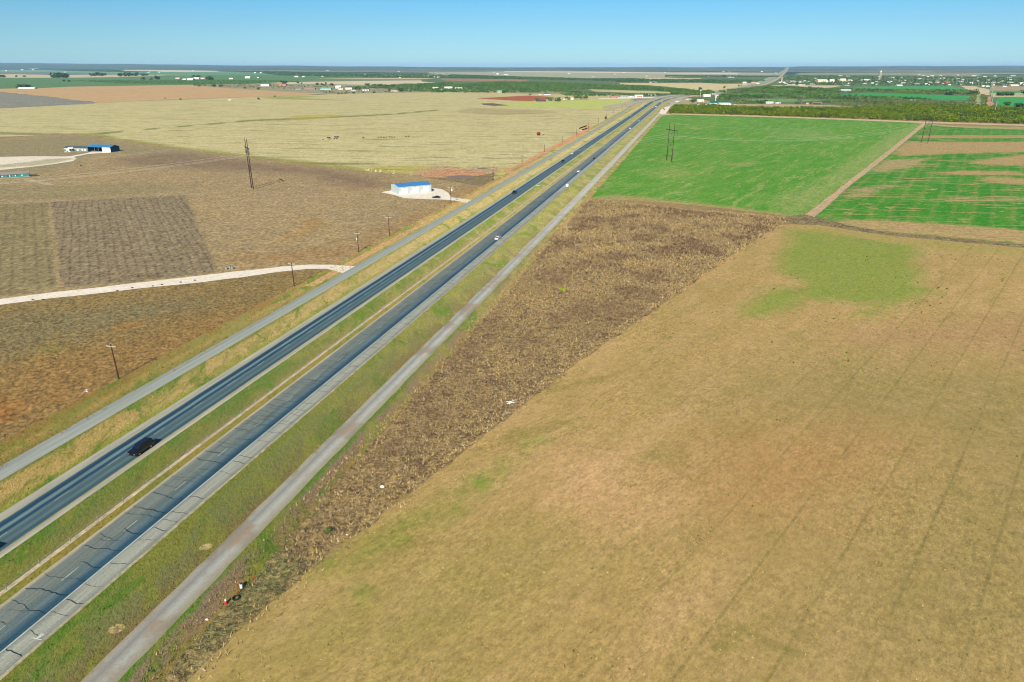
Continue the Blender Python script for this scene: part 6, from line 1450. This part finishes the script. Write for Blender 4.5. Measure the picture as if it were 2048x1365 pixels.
# ---------------- vehicles
MGL = plain('car_glass', '#10161c', rough=0.08, spec=0.9, var=0.0); MTY = plain('tyre', '#1a1a1c', rough=0.9, var=0.0); MRIM = plain('alloy', '#a9adb2', rough=0.3, metal=0.6, var=0.0)
MHL = plain('headlight_glass', '#c8ccd0', rough=0.1, spec=0.8, var=0.0); MTL = plain('taillight_glass', '#9c1418', rough=0.2, spec=0.6, var=0.0); MTRIM = plain('black_trim', '#16181a', rough=0.5, var=0.0)
SHAPE = {
 'suv': dict(L=5.2, W=2.0, low=[(-2.6, .38), (-2.6, .98), (-2.54, 1.12), (1.15, 1.14), (2.42, 1.06), (2.58, .92), (2.6, .38)], cab=[(-2.54, 1.10), (-2.38, 1.78), (-2.2, 1.88), (0.45, 1.88), (1.18, 1.12)], belt=1.08, top=1.86),
 'sedan': dict(L=4.7, W=1.82, low=[(-2.35, .3), (-2.35, .85), (-2.2, .98), (-1.3, 1.0), (1.0, .96), (2.1, .82), (2.33, .66), (2.35, .3)], cab=[(-1.75, .97), (-1.05, 1.38), (-.7, 1.45), (0.2, 1.44), (1.1, .95)], belt=.97, top=1.45),
 'pickup': dict(L=5.8, W=2.0, low=[(-2.9, .45), (-2.9, 1.12), (-0.55, 1.12), (-.5, 1.16), (1.45, 1.16), (2.6, 1.06), (2.88, .9), (2.9, .45)], cab=[(-.65, 1.12), (-.55, 1.88), (0.85, 1.88), (1.55, 1.14)], belt=1.14, top=1.88),
}
def vehicle(kind, s_, lat, toward, color, label, group, name=None, pos=None, rot=None, z=0.35, metal=0.3):
    sh = SHAPE[kind]; Wd = sh['W'] / 2
    if pos is None: pos = R(s_, lat); hd = heading(s_) + (pi if toward else 0)
    else: hd = rot
    nm = name or {'suv': 'sport_utility_vehicle', 'sedan': 'car', 'pickup': 'pickup_truck'}[kind]
    r = empty(nm, (pos[0], pos[1], zr if z is None else z), hd, label, {'suv': 'SUV', 'sedan': 'car', 'pickup': 'pickup truck'}[kind], group)
    mc = plain('car_paint', color, rough=0.25, spec=0.6, metal=0.0, var=0.0)
    b, t_ = sh['belt'], sh['top']
    hw = lambda z_: Wd if z_ <= b - .02 else Wd - .05 - (z_ - b) / (t_ - b) * .20
    mb = MB().prism(sh['low'], lambda z_: Wd - (0.06 if z_ < .4 else 0)).prism(sh['cab'], hw)
    mb.build('body', mc, r, bevel=0.05)
    cab = sh['cab']; n = len(cab)
    def panel(nm2, i, inset=.08):      # glass over the sloping panes
        (x0, z0), (x1, z1) = cab[i], cab[i + 1]
        dx, dz = x1 - x0, z1 - z0; ln = math.hypot(dx, dz); nx, nz_ = -dz / ln, dx / ln
        if nx * x0 < 0 and i in (0,): nx, nz_ = -nx, -nz_
        a, bq = 0.12, 0.88
        P = []
        for tt in (a, bq):
            x, z_ = x0 + dx * tt, z0 + dz * tt; w_ = hw(z_) - .09
            P += [(x, w_, z_), (x, -w_, z_)]
        off = Vector((-dz, 0, dx)).normalized() * 0.025
        if off.z < 0: off = -off
        V_ = [Vector(q) + off for q in P] + [Vector(q) - off for q in P]
        MB().add(V_, [[0, 1, 3, 2], [4, 6, 7, 5], [0, 2, 6, 4], [1, 5, 7, 3], [0, 4, 5, 1], [2, 3, 7, 6]]).build(nm2, MGL, r)
    panel('windshield', n - 2); panel('rear_window', 0)
    for sg in (1, -1):
        xr, xf = cab[0][0], cab[-1][0]; xt0 = cab[1][0]; xt1 = cab[-2][0]
        zb, zt = b + .05, t_ - .10
        k = (zt - b) / (t_ - b)
        xa = xr + (xt0 - xr) * .1 + .14; xb = xf + (xt1 - xf) * .1 - .16; xc = xf + (xt1 - xf) * k - .10; xd = xr + (xt0 - xr) * k + .10
        ya, yb_ = hw(zb) * sg, hw(zt) * sg; o_ = .02 * sg
        V_ = [(xa, ya + o_, zb), (xb, ya + o_, zb), (xc, yb_ + o_, zt), (xd, yb_ + o_, zt), (xa, ya - o_, zb), (xb, ya - o_, zb), (xc, yb_ - o_, zt), (xd, yb_ - o_, zt)]
        MB().add(V_, [[0, 1, 2, 3], [4, 7, 6, 5], [0, 4, 5, 1], [2, 6, 7, 3], [0, 3, 7, 4], [1, 5, 6, 2]]).build('side_window', MGL, r)
        fl = sh['low'][-2][0]; rl = sh['low'][1][0]
        MB().box(fl - .14, fl + .03, sg * (Wd - .28) - .15, sg * (Wd - .28) + .15, .66, .78).build('headlight', MHL, r, bevel=.02)
        MB().box(rl - .03, rl + .08, sg * (Wd - .18) - .12, sg * (Wd - .18) + .12, .62, .92).build('taillight', MTL, r)
        MB().box(xf - .30, xf - .12, sg * (Wd + .02) - .1, sg * (Wd + .02) + .1, b, b + .15).build('mirror', mc, r, bevel=.02)
        for xw in (-sh['L'] * .29, sh['L'] * .30):
            R0 = .38 if kind != 'sedan' else .33
            wv = MB().tube((xw, sg * (Wd - .26), R0), (xw, sg * (Wd + .015), R0), R0, R0, 20).build('tyre', MTY, r)
            MB().tube((xw, sg * (Wd - .05), R0), (xw, sg * (Wd + .03), R0), R0 * .6, R0 * .55, 14).build('rim', MRIM, wv)
    fl = sh['low'][-2][0]
    MB().box(fl - .1, fl + .06, -.42, .42, .55, .78).build('grille', MTRIM, r)
    if kind == 'pickup':
        MB().box(-2.78, -.75, -Wd + .14, Wd - .14, 1.06, 1.135).build('cargo_bed', MTRIM, r)
    return r
LL, LR = (L['LCw'] + L['LCm']) / 2, (L['LCm'] + L['LCy']) / 2
RL, RR = (L['RCy'] + L['RCm']) / 2, (L['RCm'] + L['RCw']) / 2
def lat_s(x, y):
    p = U(x, y); s_ = s_of(p); c = R(s_, 0); h_ = heading(s_); return s_, (p[0] - c[0]) * sin(h_) - (p[1] - c[1]) * cos(h_)
vz = zr
GIN, GOUT = 'vehicles driving toward the camera', 'vehicles driving away toward the town'
s_, l_ = lat_s(284, 905)
vehicle('suv', s_, l_, True, '#0a0d1c', 'black sport utility vehicle, nearest on the left carriageway', GIN, z=vz)
vehicle('pickup', s_of(U(-6, 1100)) - 3.0, LR - 0.1, True, '#10131c', 'dark vehicle leaving the picture at the lower left corner', GIN, z=vz)
s_, l_ = lat_s(1029, 388.5); vehicle('pickup', s_, l_, True, '#1c3348', 'dark blue pickup truck on the left carriageway, level with the workshop', GIN, z=vz)
s_, l_ = lat_s(1125.5, 325.5); vehicle('suv', s_, l_, True, '#1c3446', 'dark blue vehicle just behind the white one on the left carriageway', GIN, z=vz)
s_, l_ = lat_s(1144.5, 309.5); vehicle('sedan', s_, l_, True, '#eef2f4', 'white car following the dark blue vehicle toward the camera', GIN, z=vz)
s_, l_ = lat_s(995.5, 480); vehicle('sedan', s_, l_, False, '#dfe3ea', 'silver white sedan, nearest on the right carriageway', GOUT, z=vz)
s_, l_ = lat_s(1157, 345.5); vehicle('sedan', s_, l_, False, '#f0f2f4', 'white sedan on the right carriageway behind the black SUV', GOUT, z=vz)
s_, l_ = lat_s(1188.5, 318.5); vehicle('suv', s_, l_, False, '#10161e', 'black sport utility vehicle in the middle of the right carriageway', GOUT, z=vz)
s_, l_ = lat_s(1260.5, 259.5); vehicle('suv', s_, l_, False, '#c9d2d8', 'gray-white SUV ahead of the black one on the right carriageway', GOUT, z=vz)
s_, l_ = lat_s(1278.5, 243.5); vehicle('sedan', s_, l_, False, '#cfdde8', 'pale blue car far ahead on the right carriageway', GOUT, z=vz)
s_, l_ = lat_s(1261, 232); vehicle('sedan', s_, l_, True, '#f2f4f6', 'white car by itself far up the left carriageway', GIN, z=vz)
s_, l_ = lat_s(1290.3, 212.5); vehicle('pickup', s_, l_, True, '#161b22', 'dark truck far up the left carriageway beside the gravel turnout', GIN, z=vz)
s_, l_ = lat_s(1308.5, 204); vehicle('sedan', s_, l_, True, '#f4f4f4', 'white car on the left carriageway level with the filling station', GIN, z=vz)
s_, l_ = lat_s(1312, 215); vehicle('suv', s_, l_, False, '#f4f6f8', 'bright white van-like SUV in a pair on the far right carriageway', GOUT, z=vz)
s_, l_ = lat_s(1306, 216.3); vehicle('sedan', s_, l_, False, '#dfe2e6', 'pale car on the left side of the pair on the far right carriageway', GOUT, z=vz)
s_, l_ = lat_s(1324, 205.5); vehicle('suv', s_, l_, False, '#eef2f6', 'white SUV before the bend on the right carriageway', GOUT, z=vz)
s_, l_ = lat_s(1344, 196.8); vehicle('suv', s_, l_, False, '#f4f4f4', 'white vehicle entering the bend, last before the trees', GOUT, z=vz)
vehicle('sedan', 0, 0, False, '#1c1c30', 'dark sedan parked on the white pad in front of the workshop', None, pos=U(872.5, 397.5), rot=radians(168), z=zq - 0.05)
vehicle('pickup', 0, 0, False, '#35425c', 'dark pickup truck parked in the open bay of the blue barn', None, pos=U(187, 303), rot=radians(200), z=0.1)
GF = 'tiny vehicles on the far highway'
for k, (x, y, c, kd) in enumerate(((1463, 181.5, '#f0f2f2', 'pickup'), (1505, 172.5, '#30383c', 'suv'), (1509, 169.5, '#f4f4f4', 'suv'), (1537, 163.2, '#f4f4f4', 'pickup'), (1538.5, 160.5, '#e8ecf0', 'suv'), (1515, 171, '#d8dcdc', 'sedan'), (1492, 175.5, '#3c4450', 'sedan'), (1555, 150.5, '#f4f4f4', 'suv'))):
    lab = ['pale pickup truck on the far highway above the wood edge', 'dark vehicle on the far highway before the orange-roofed building', 'white van-like vehicle beside the low white shed at the far curve', 'white truck at the start of the straight climbing highway', 'pale vehicle just above the white truck on the climbing highway', 'light gray car between the curve and the climbing straight', 'dark car in the middle of the far curve', 'white vehicle highest up on the climbing highway'][k]
    vehicle(kd, 0, 0, False, c, lab, GF, pos=U(x, y), rot=heading(s_of(U(x, y))), z=0.5)

# ---------------- small things
def tag1(o, label, cat, group=None): return tag(o, label, cat, group)
# road sign on the right verge
p = U(1134, 379); r = empty('road_sign', p, heading(s_of(p)) + pi / 2, 'white road sign on a post at the right edge of the highway shoulder', 'sign')
MB().tube((0, 0, 0), (0, 0, 2.4), .06).build('post', MG_, r); MB().box(-.75, .75, -.04, .04, 1.3, 3.1).build('sign_panel', plain('sign_white', '#f8f8f8', var=0.0), r)
# drain inlet slab in the median
p = U(1077, 372.5); r = empty('drain_inlet', p, heading(s_of(p)), 'pale green concrete drain inlet in the grass median', 'drain')
MB().box(-1.6, 1.6, -1.1, 1.1, 0.2, 0.62).build('slab', plain('wet_concrete', '#a9d4c0', var=0.1), r, bevel=.05); MB().box(-1.2, 1.2, -.7, .7, .6, .68).build('grate', plain('grate', '#5f7a6c'), r)
# rusty gate posts, drum and bits at the fence corner
rust = plain('rusty_pipe', '#a4532f', var=0.2)
def pipe_post(x, y, h, label):
    p = U(x, y); r = empty('fence_post', p, 0.4, label, 'post', 'rusty pipe posts at the field corner')
    MB().tube((0, 0, -.1), (0, 0, h), .07, .07, 8).build('pipe', rust, r); MB().tube((0, 0, h - .01), (0, 0, h + .05), .09, .05, 8).build('cap', rust, r)
pipe_post(477.5, 1191, 2.1, 'rusty pipe post nearest the white can, with weeds at its foot')
pipe_post(511, 1168, 2.0, 'rusty pipe post standing apart at the upper end of the corner')
p = U(453, 1211); r = empty('delineator', p, 0, 'red and white marker barrel at the overgrown fence corner', 'marker'); r.scale = (.75,) * 3
MB().tube((0, 0, 0), (0, 0, .85), .26, .22, 14).build('barrel', plain('red_plastic', '#d8283c', rough=0.4, var=0.02), r); MB().tube((0, 0, .85), (0, 0, 1.2), .20, .12, 14).build('top_band', plain('white_plastic', '#eef0f2', rough=0.4, var=0.02), r)
p = U(484, 1178); r = empty('metal_can', p, 0, 'white metal can upright in the weeds between the rusty posts', 'can')
MB().tube((0, 0, 0), (0, 0, .75), .27, .27, 14).build('can_body', plain('white_metal_can', '#dfe6e6', rough=0.3, var=0.03), r); MB().tube((0, 0, .75), (0, 0, .8), .22, .22, 14).build('lid', plain('can_lid', '#30403c'), r)
p = U(473, 1200.5); g_ = MB(); n = 16
for k in range(n):
    a, b = 2 * pi * k / n, 2 * pi * (k + 1) / n
    g_.tube((cos(a) * .45, sin(a) * .45, .12), (cos(b) * .45, sin(b) * .45, .12), .12, .12, 8)
o = g_.build('tyre', plain('old_rubber', '#20242a')); o.location = (p[0], p[1], 0.3); tag(o, 'old black tyre lying beside the red and white marker', 'tyre')
def crumple(x, y, w, h, label, name='litter', col='#f2f4f6', seed=1, cat='litter', zb=0.3):
    g = np.random.default_rng(seed); p = U(x, y); m = MB(); n = 9
    pts = [(cos(2 * pi * k / n) * w * g.uniform(.6, 1), sin(2 * pi * k / n) * w * .6 * g.uniform(.6, 1), zb + g.uniform(0, .12)) for k in range(n)]
    m.add(pts + [(0, 0, zb + h)] + [(a, b, 0) for a, b, c in pts], [[k, (k + 1) % n, n] for k in range(n)] + [[k, n + 1 + k, n + 1 + (k + 1) % n, (k + 1) % n] for k in range(n)])
    o = m.build(name, plain('litter', col, var=0.05)); o.location = (p[0], p[1], 0); tag(o, label, cat)
crumple(765, 977, .55, .4, 'white plastic sack lying at the field edge of the weeds', 'plastic_sack', seed=2, cat='sack')
crumple(415, 1243, .28, .2, 'white litter left of the red and white marker', seed=3)
crumple(575, 1085, .14, .1, 'tiny white litter beside the broken frontage road', seed=4)
crumple(694, 1073, .16, .1, 'tiny white litter at the edge of the stubble below the dark shrub', seed=5)
mb = MB()
q0 = U(1014, 812)
for a, b in (((1014, 812), (1030, 806)), ((1014, 812), (1028, 811)), ((1017, 809), (1030, 812)), ((1019, 813), (1026, 805)), ((1013, 808), (1022, 809))):
    P0, P1 = U(*a), U(*b); mb.tube((P0[0] - q0[0], P0[1] - q0[1], .5), (P1[0] - q0[0], P1[1] - q0[1], .75), .09, .06, 6)
o = mb.build('dead_branch', plain('bleached_wood', '#e6e6ea', var=0.05)); o.location = (q0[0], q0[1], 0); tag(o, 'bleached white branch on the edge between weeds and stubble', 'branch')
mb = MB(); pts = [U(*q) for q in ((164, 789), (171, 784), (176, 786), (172, 781), (182, 779))]
q0 = pts[0]
mb.path([(a - q0[0], b - q0[1], .18) for a, b in pts], .10, 6)
o = mb.build('plastic_pipe', plain('white_pvc', '#eef0f2', rough=0.4, var=0.0)); o.location = (q0[0], q0[1], 0); tag(o, 'bent white plastic pipe lying in the orange weeds', 'pipe')
# stones along the white drive and dark junk near its end
for k, (x, y) in enumerate(((66, 602), (86, 601.5), (306, 574.5), (324, 571.5), (265, 578), (235, 584), (390, 563), (362, 567))):
    g = np.random.default_rng(k); p = U(x, y); m = MB(); n = 7
    ring = [(cos(2 * pi * i / n) * .5 * g.uniform(.7, 1.2), sin(2 * pi * i / n) * .4 * g.uniform(.7, 1.2), 0) for i in range(n)]
    m.add(ring + [(a * .6, b * .6, .35) for a, b, c in ring], [[i, (i + 1) % n, n + (i + 1) % n, n + i] for i in range(n)] + [list(range(n, 2 * n))])
    o = m.build('stone', plain('dark_stone', '#5c5650')); o.location = (p[0], p[1], zq - 0.05); tag(o, 'dark stone on the lower edge of the long white drive', 'stone', 'stones along the white drive')
for k, (x, y, lb) in enumerate(((453, 540, 'left'), (460, 538.5, 'middle'), (465, 539.5, 'right'))):
    p = U(x, y); r = empty('barrel', p, 0, '%s of three gray barrels beside the white drive under the ploughed rows' % lb, 'barrel')
    MB().tube((0, 0, 0), (0, 0, 1.1), .42, .42, 12).build('drum', plain('gray_drum', '#96a09c'), r); MB().tube((0, 0, 1.1), (0, 0, 1.14), .36, .36, 12).build('lid', plain('drum_lid', '#4c5654'), r)
# marker post in front of the workshop
p = U(888.5, 417); r = empty('marker_post', p, 0, 'short dark wooden post at the corner of the brown field', 'post'); MB().tube((0, 0, 0), (0, 0, 1.8), .14, .12, 8).build('shaft', MPOLE, r); MB().box(-.2, .2, -.05, .05, 1.2, 1.6).build('plate', plain('plate', '#8a7c6c'), r)
# rust red tank and cow in the pale pasture
p = U(1077, 271.5); m = mpp(p); r = empty('fuel_tank', p, 0.9, 'big rust-red cylindrical tank lying in the pale pasture', 'tank')
MB().tube((-1.5, 0, 2.0), (1.5, 0, 2.0), 1.55, 1.55, 20).tube((1.5, 0, 2.0), (1.8, 0, 2.0), 1.55, 1.0, 20).tube((-1.8, 0, 2.0), (-1.5, 0, 2.0), 1.0, 1.55, 20).build('shell', plain('rust_red', '#8c2c34', var=0.2), r)
for q in (-1, 1): MB().box(q - .15, q + .15, -1.1, 1.1, 0, .9).build('cradle', MTRIM, r)
def cow(x, y, rot, col, label, group, sc=1.0):
    p = U(x, y); mesh = bpy.data.meshes.new('cow')
    V_ = [(0, 0, 1.05), (-.75, 0, 1.1), (.55, 0, 1.1), (.95, 0, 1.25), (1.3, 0, 1.15), (1.55, 0, .95), (.55, .22, .95), (.55, .22, .45), (.58, .22, 0), (.55, -.22, .95), (.55, -.22, .45), (.58, -.22, 0), (-.75, .22, .95), (-.85, .22, .5), (-.75, .22, 0), (-.75, -.22, .95), (-.85, -.22, .5), (-.75, -.22, 0), (-1.1, 0, 1.1), (-1.15, 0, .5)]
    E_ = [(0, 1), (0, 2), (2, 3), (3, 4), (4, 5), (2, 6), (6, 7), (7, 8), (2, 9), (9, 10), (10, 11), (1, 12), (12, 13), (13, 14), (1, 15), (15, 16), (16, 17), (1, 18), (18, 19)]
    RR_ = [.36, .33, .33, .2, .15, .1, .16, .09, .07, .16, .09, .07, .18, .1, .07, .18, .1, .07, .06, .04]
    mesh.from_pydata(V_, E_, []); o = bpy.data.objects.new('cow', mesh); COL.objects.link(o)
    md = o.modifiers.new('skin', 'SKIN'); sv = mesh.skin_vertices[0].data
    for i, q in enumerate(RR_): sv[i].radius = (q, q)
    sv[0].use_root = True
    o.modifiers.new('sub', 'SUBSURF').levels = 1
    mesh.materials.append(plain('hide', col)); o.location = (p[0], p[1], 0); o.rotation_euler = (0, 0, rot); o.scale = (sc,) * 3
    tag(o, label, 'cow', group); return o
cow(1087, 271.5, 0.5, '#6a5434', 'brown cow beside the rust-red tank', None)
GC = 'cattle grazing in a line across the pale pasture'
for k, (x, y) in enumerate(((659, 280.3), (669, 279.4), (673.5, 279.2), (727, 277.5), (756.5, 276.6), (762, 276.4), (768, 276.8), (773, 276.2), (779.5, 276), (784.5, 276.4), (789.5, 276.3), (812, 274.8), (817.5, 274.6), (646, 280.5))):
    cow(x, y, 0.3 + k * 1.1, '#30241c', 'small dark cow in the line of cattle on the pale pasture', GC, 0.95)
p = U(673, 276); r = empty('feed_trailer', p, 0.15, 'long dark feed trailer with a pale top among the cattle', 'trailer')
MB().box(-2.6, 2.6, -1, 1, .7, 1.5).build('box', plain('trailer_dark', '#34343c'), r); MB().box(-2.7, 2.2, -1.05, 1.05, 1.5, 1.75).build('tarp', plain('tarp', '#b8bcc4'), r)
for q in (-1.2, 1.2): MB().tube((q, -1.1, .4), (q, 1.1, .4), .4, .4, 12).build('wheel', MTY, r)
p = U(657.5, 277); r = empty('feed_bin', p, 0.2, 'dark low feed bin left of the feed trailer', 'bin'); MB().box(-1.8, 1.8, -.8, .8, .1, 1.1).build('bin_box', plain('trailer_dark', '#34343c'), r); MB().box(-1.9, 1.9, -.9, .9, 1.1, 1.2).build('rim', plain('tarp', '#b8bcc4'), r)
# stacked pipes / scrap by the red lane
for k, (a, b, lb) in enumerate((((1158.5, 258.6), (1172, 253.2), 'upper'), ((1163, 262), (1173, 258.6), 'lower'))):
    P0, P1 = U(*a), U(*b); mb = MB()
    for q in range(5): mb.tube((0, 0, .3 + .5 * (q // 3) + .0), (P1[0] - P0[0] + .5 * (q % 3), P1[1] - P0[1], .3 + .5 * (q // 3)), .32, .32, 7)
    o = mb.build('pipe_stack', plain('black_pipe', '#3c382c')); o.location = (P0[0], P0[1], 0.3); tag(o, '%s of two stacks of dark pipe beside the red dirt lane' % lb, 'pipes')
crumple(1163, 263, 2.2, 1.3, 'pale heap of rubble beside the dark pipe stacks', 'rubble_heap', col='#d8b89c', seed=12, cat='heap')
crumple(1249, 209.5, 4.0, 1.3, 'orange-brown earth heap at the end of the pale green strip', 'earth_heap', col='#b06a44', seed=13, cat='heap')
crumple(162, 332.5, 1.0, 1.0, 'small dark pile beside the white yard', 'junk_pile', col='#40382f', seed=14, cat='pile')
# white stones scattered above the brown field edge
g = np.random.default_rng(4)
for k in range(34):
    x = 727 + g.uniform(0, 66); y = 339.5 + (x - 727) * 0.10 + g.uniform(-2.5, 3.0); p = U(x, y); n = 6; w_ = g.uniform(.3, .7); m = MB()
    ring = [(cos(2 * pi * i / n) * w_ * g.uniform(.6, 1.1), sin(2 * pi * i / n) * w_ * .7 * g.uniform(.6, 1.1), 0) for i in range(n)]
    m.add(ring + [(a * .6, b * .6, w_ * .6) for a, b, c in ring], [[i, (i + 1) % n, n + (i + 1) % n, n + i] for i in range(n)] + [list(range(n, 2 * n))])
    o = m.build('rock', plain('pale_rock', '#cfc8ae')); o.location = (p[0], p[1], 0.2); tag(o, 'pale rock in the rubble patch between the pasture and the brown field', 'rock', 'pale rocks above the brown field')

q = np.array(U(1392, 1082))[None] + rng.normal(0, 1, (80, 2)) @ np.array([[2.0, 2.3], [-0.7, 0.6]])
tag(tuft_mesh('dead_weeds', q, rng.uniform(0.1, 0.25, len(q)), pick(len(q), ['#86704c', '#927850', '#7a6240']), MT, z=zweed - 0.02, nb=5, wide=0.9, lean=0.9, seed=16), 'cluster of dark dead stalks along a wheel line in the stubble field', 'weeds', kind='stuff')
_nP = 16000; q = rng.uniform([-60, 55], [420, 420], (_nP, 2)); q = q[sdf(q, [U(*p) for p in [(400, 1380), (640, 1140), (980, 880), (1250, 680), (1500, 530), (1700, 500), (2060, 520), (2080, 1380)]]) < 0]
_k = np.array([mnoise.noise(Vector((a / 22, b / 22, 9.1))) + 0.55 * mnoise.noise(Vector((a / 3.0, b / 3.0, 4.4))) for a, b in q]); q = q[_k > 0.36]
tag(tuft_mesh('green_weeds', q, rng.uniform(0.15, 0.38, len(q)) * np.clip(np.hypot(q[:, 0], q[:, 1]) / 130, 0.9, 1.8), pick(len(q), ['#66802c', '#7a8a38', '#567024', '#8a8448', '#6e6438']), MT, z=zweed - 0.02, nb=4, wide=1.2, seed=15), 'small green and brown weed clumps dotted over the wide stubble field', 'weeds', kind='stuff')
# ------------------------------------------------------------------ haze
hz = MB().box(-70000, 70000, -3000, 70000, -2, 215).build('haze', None if False else bpy.data.materials.new('haze'))
hm = hz.data.materials[0]; hm.use_nodes = True; nt = hm.node_tree; nt.nodes.remove(nt.nodes['Principled BSDF'])
pv = nt.nodes.new('ShaderNodeVolumePrincipled'); pv.inputs['Color'].default_value = (0.44, 0.71, 0.94, 1); pv.inputs['Density'].default_value = 2.0e-5; pv.inputs['Anisotropy'].default_value = 0.0
nt.links.new(pv.outputs[0], nt.nodes['Material Output'].inputs['Volume'])
tag(hz, 'thin blue air haze over the plain', 'haze', kind='stuff')
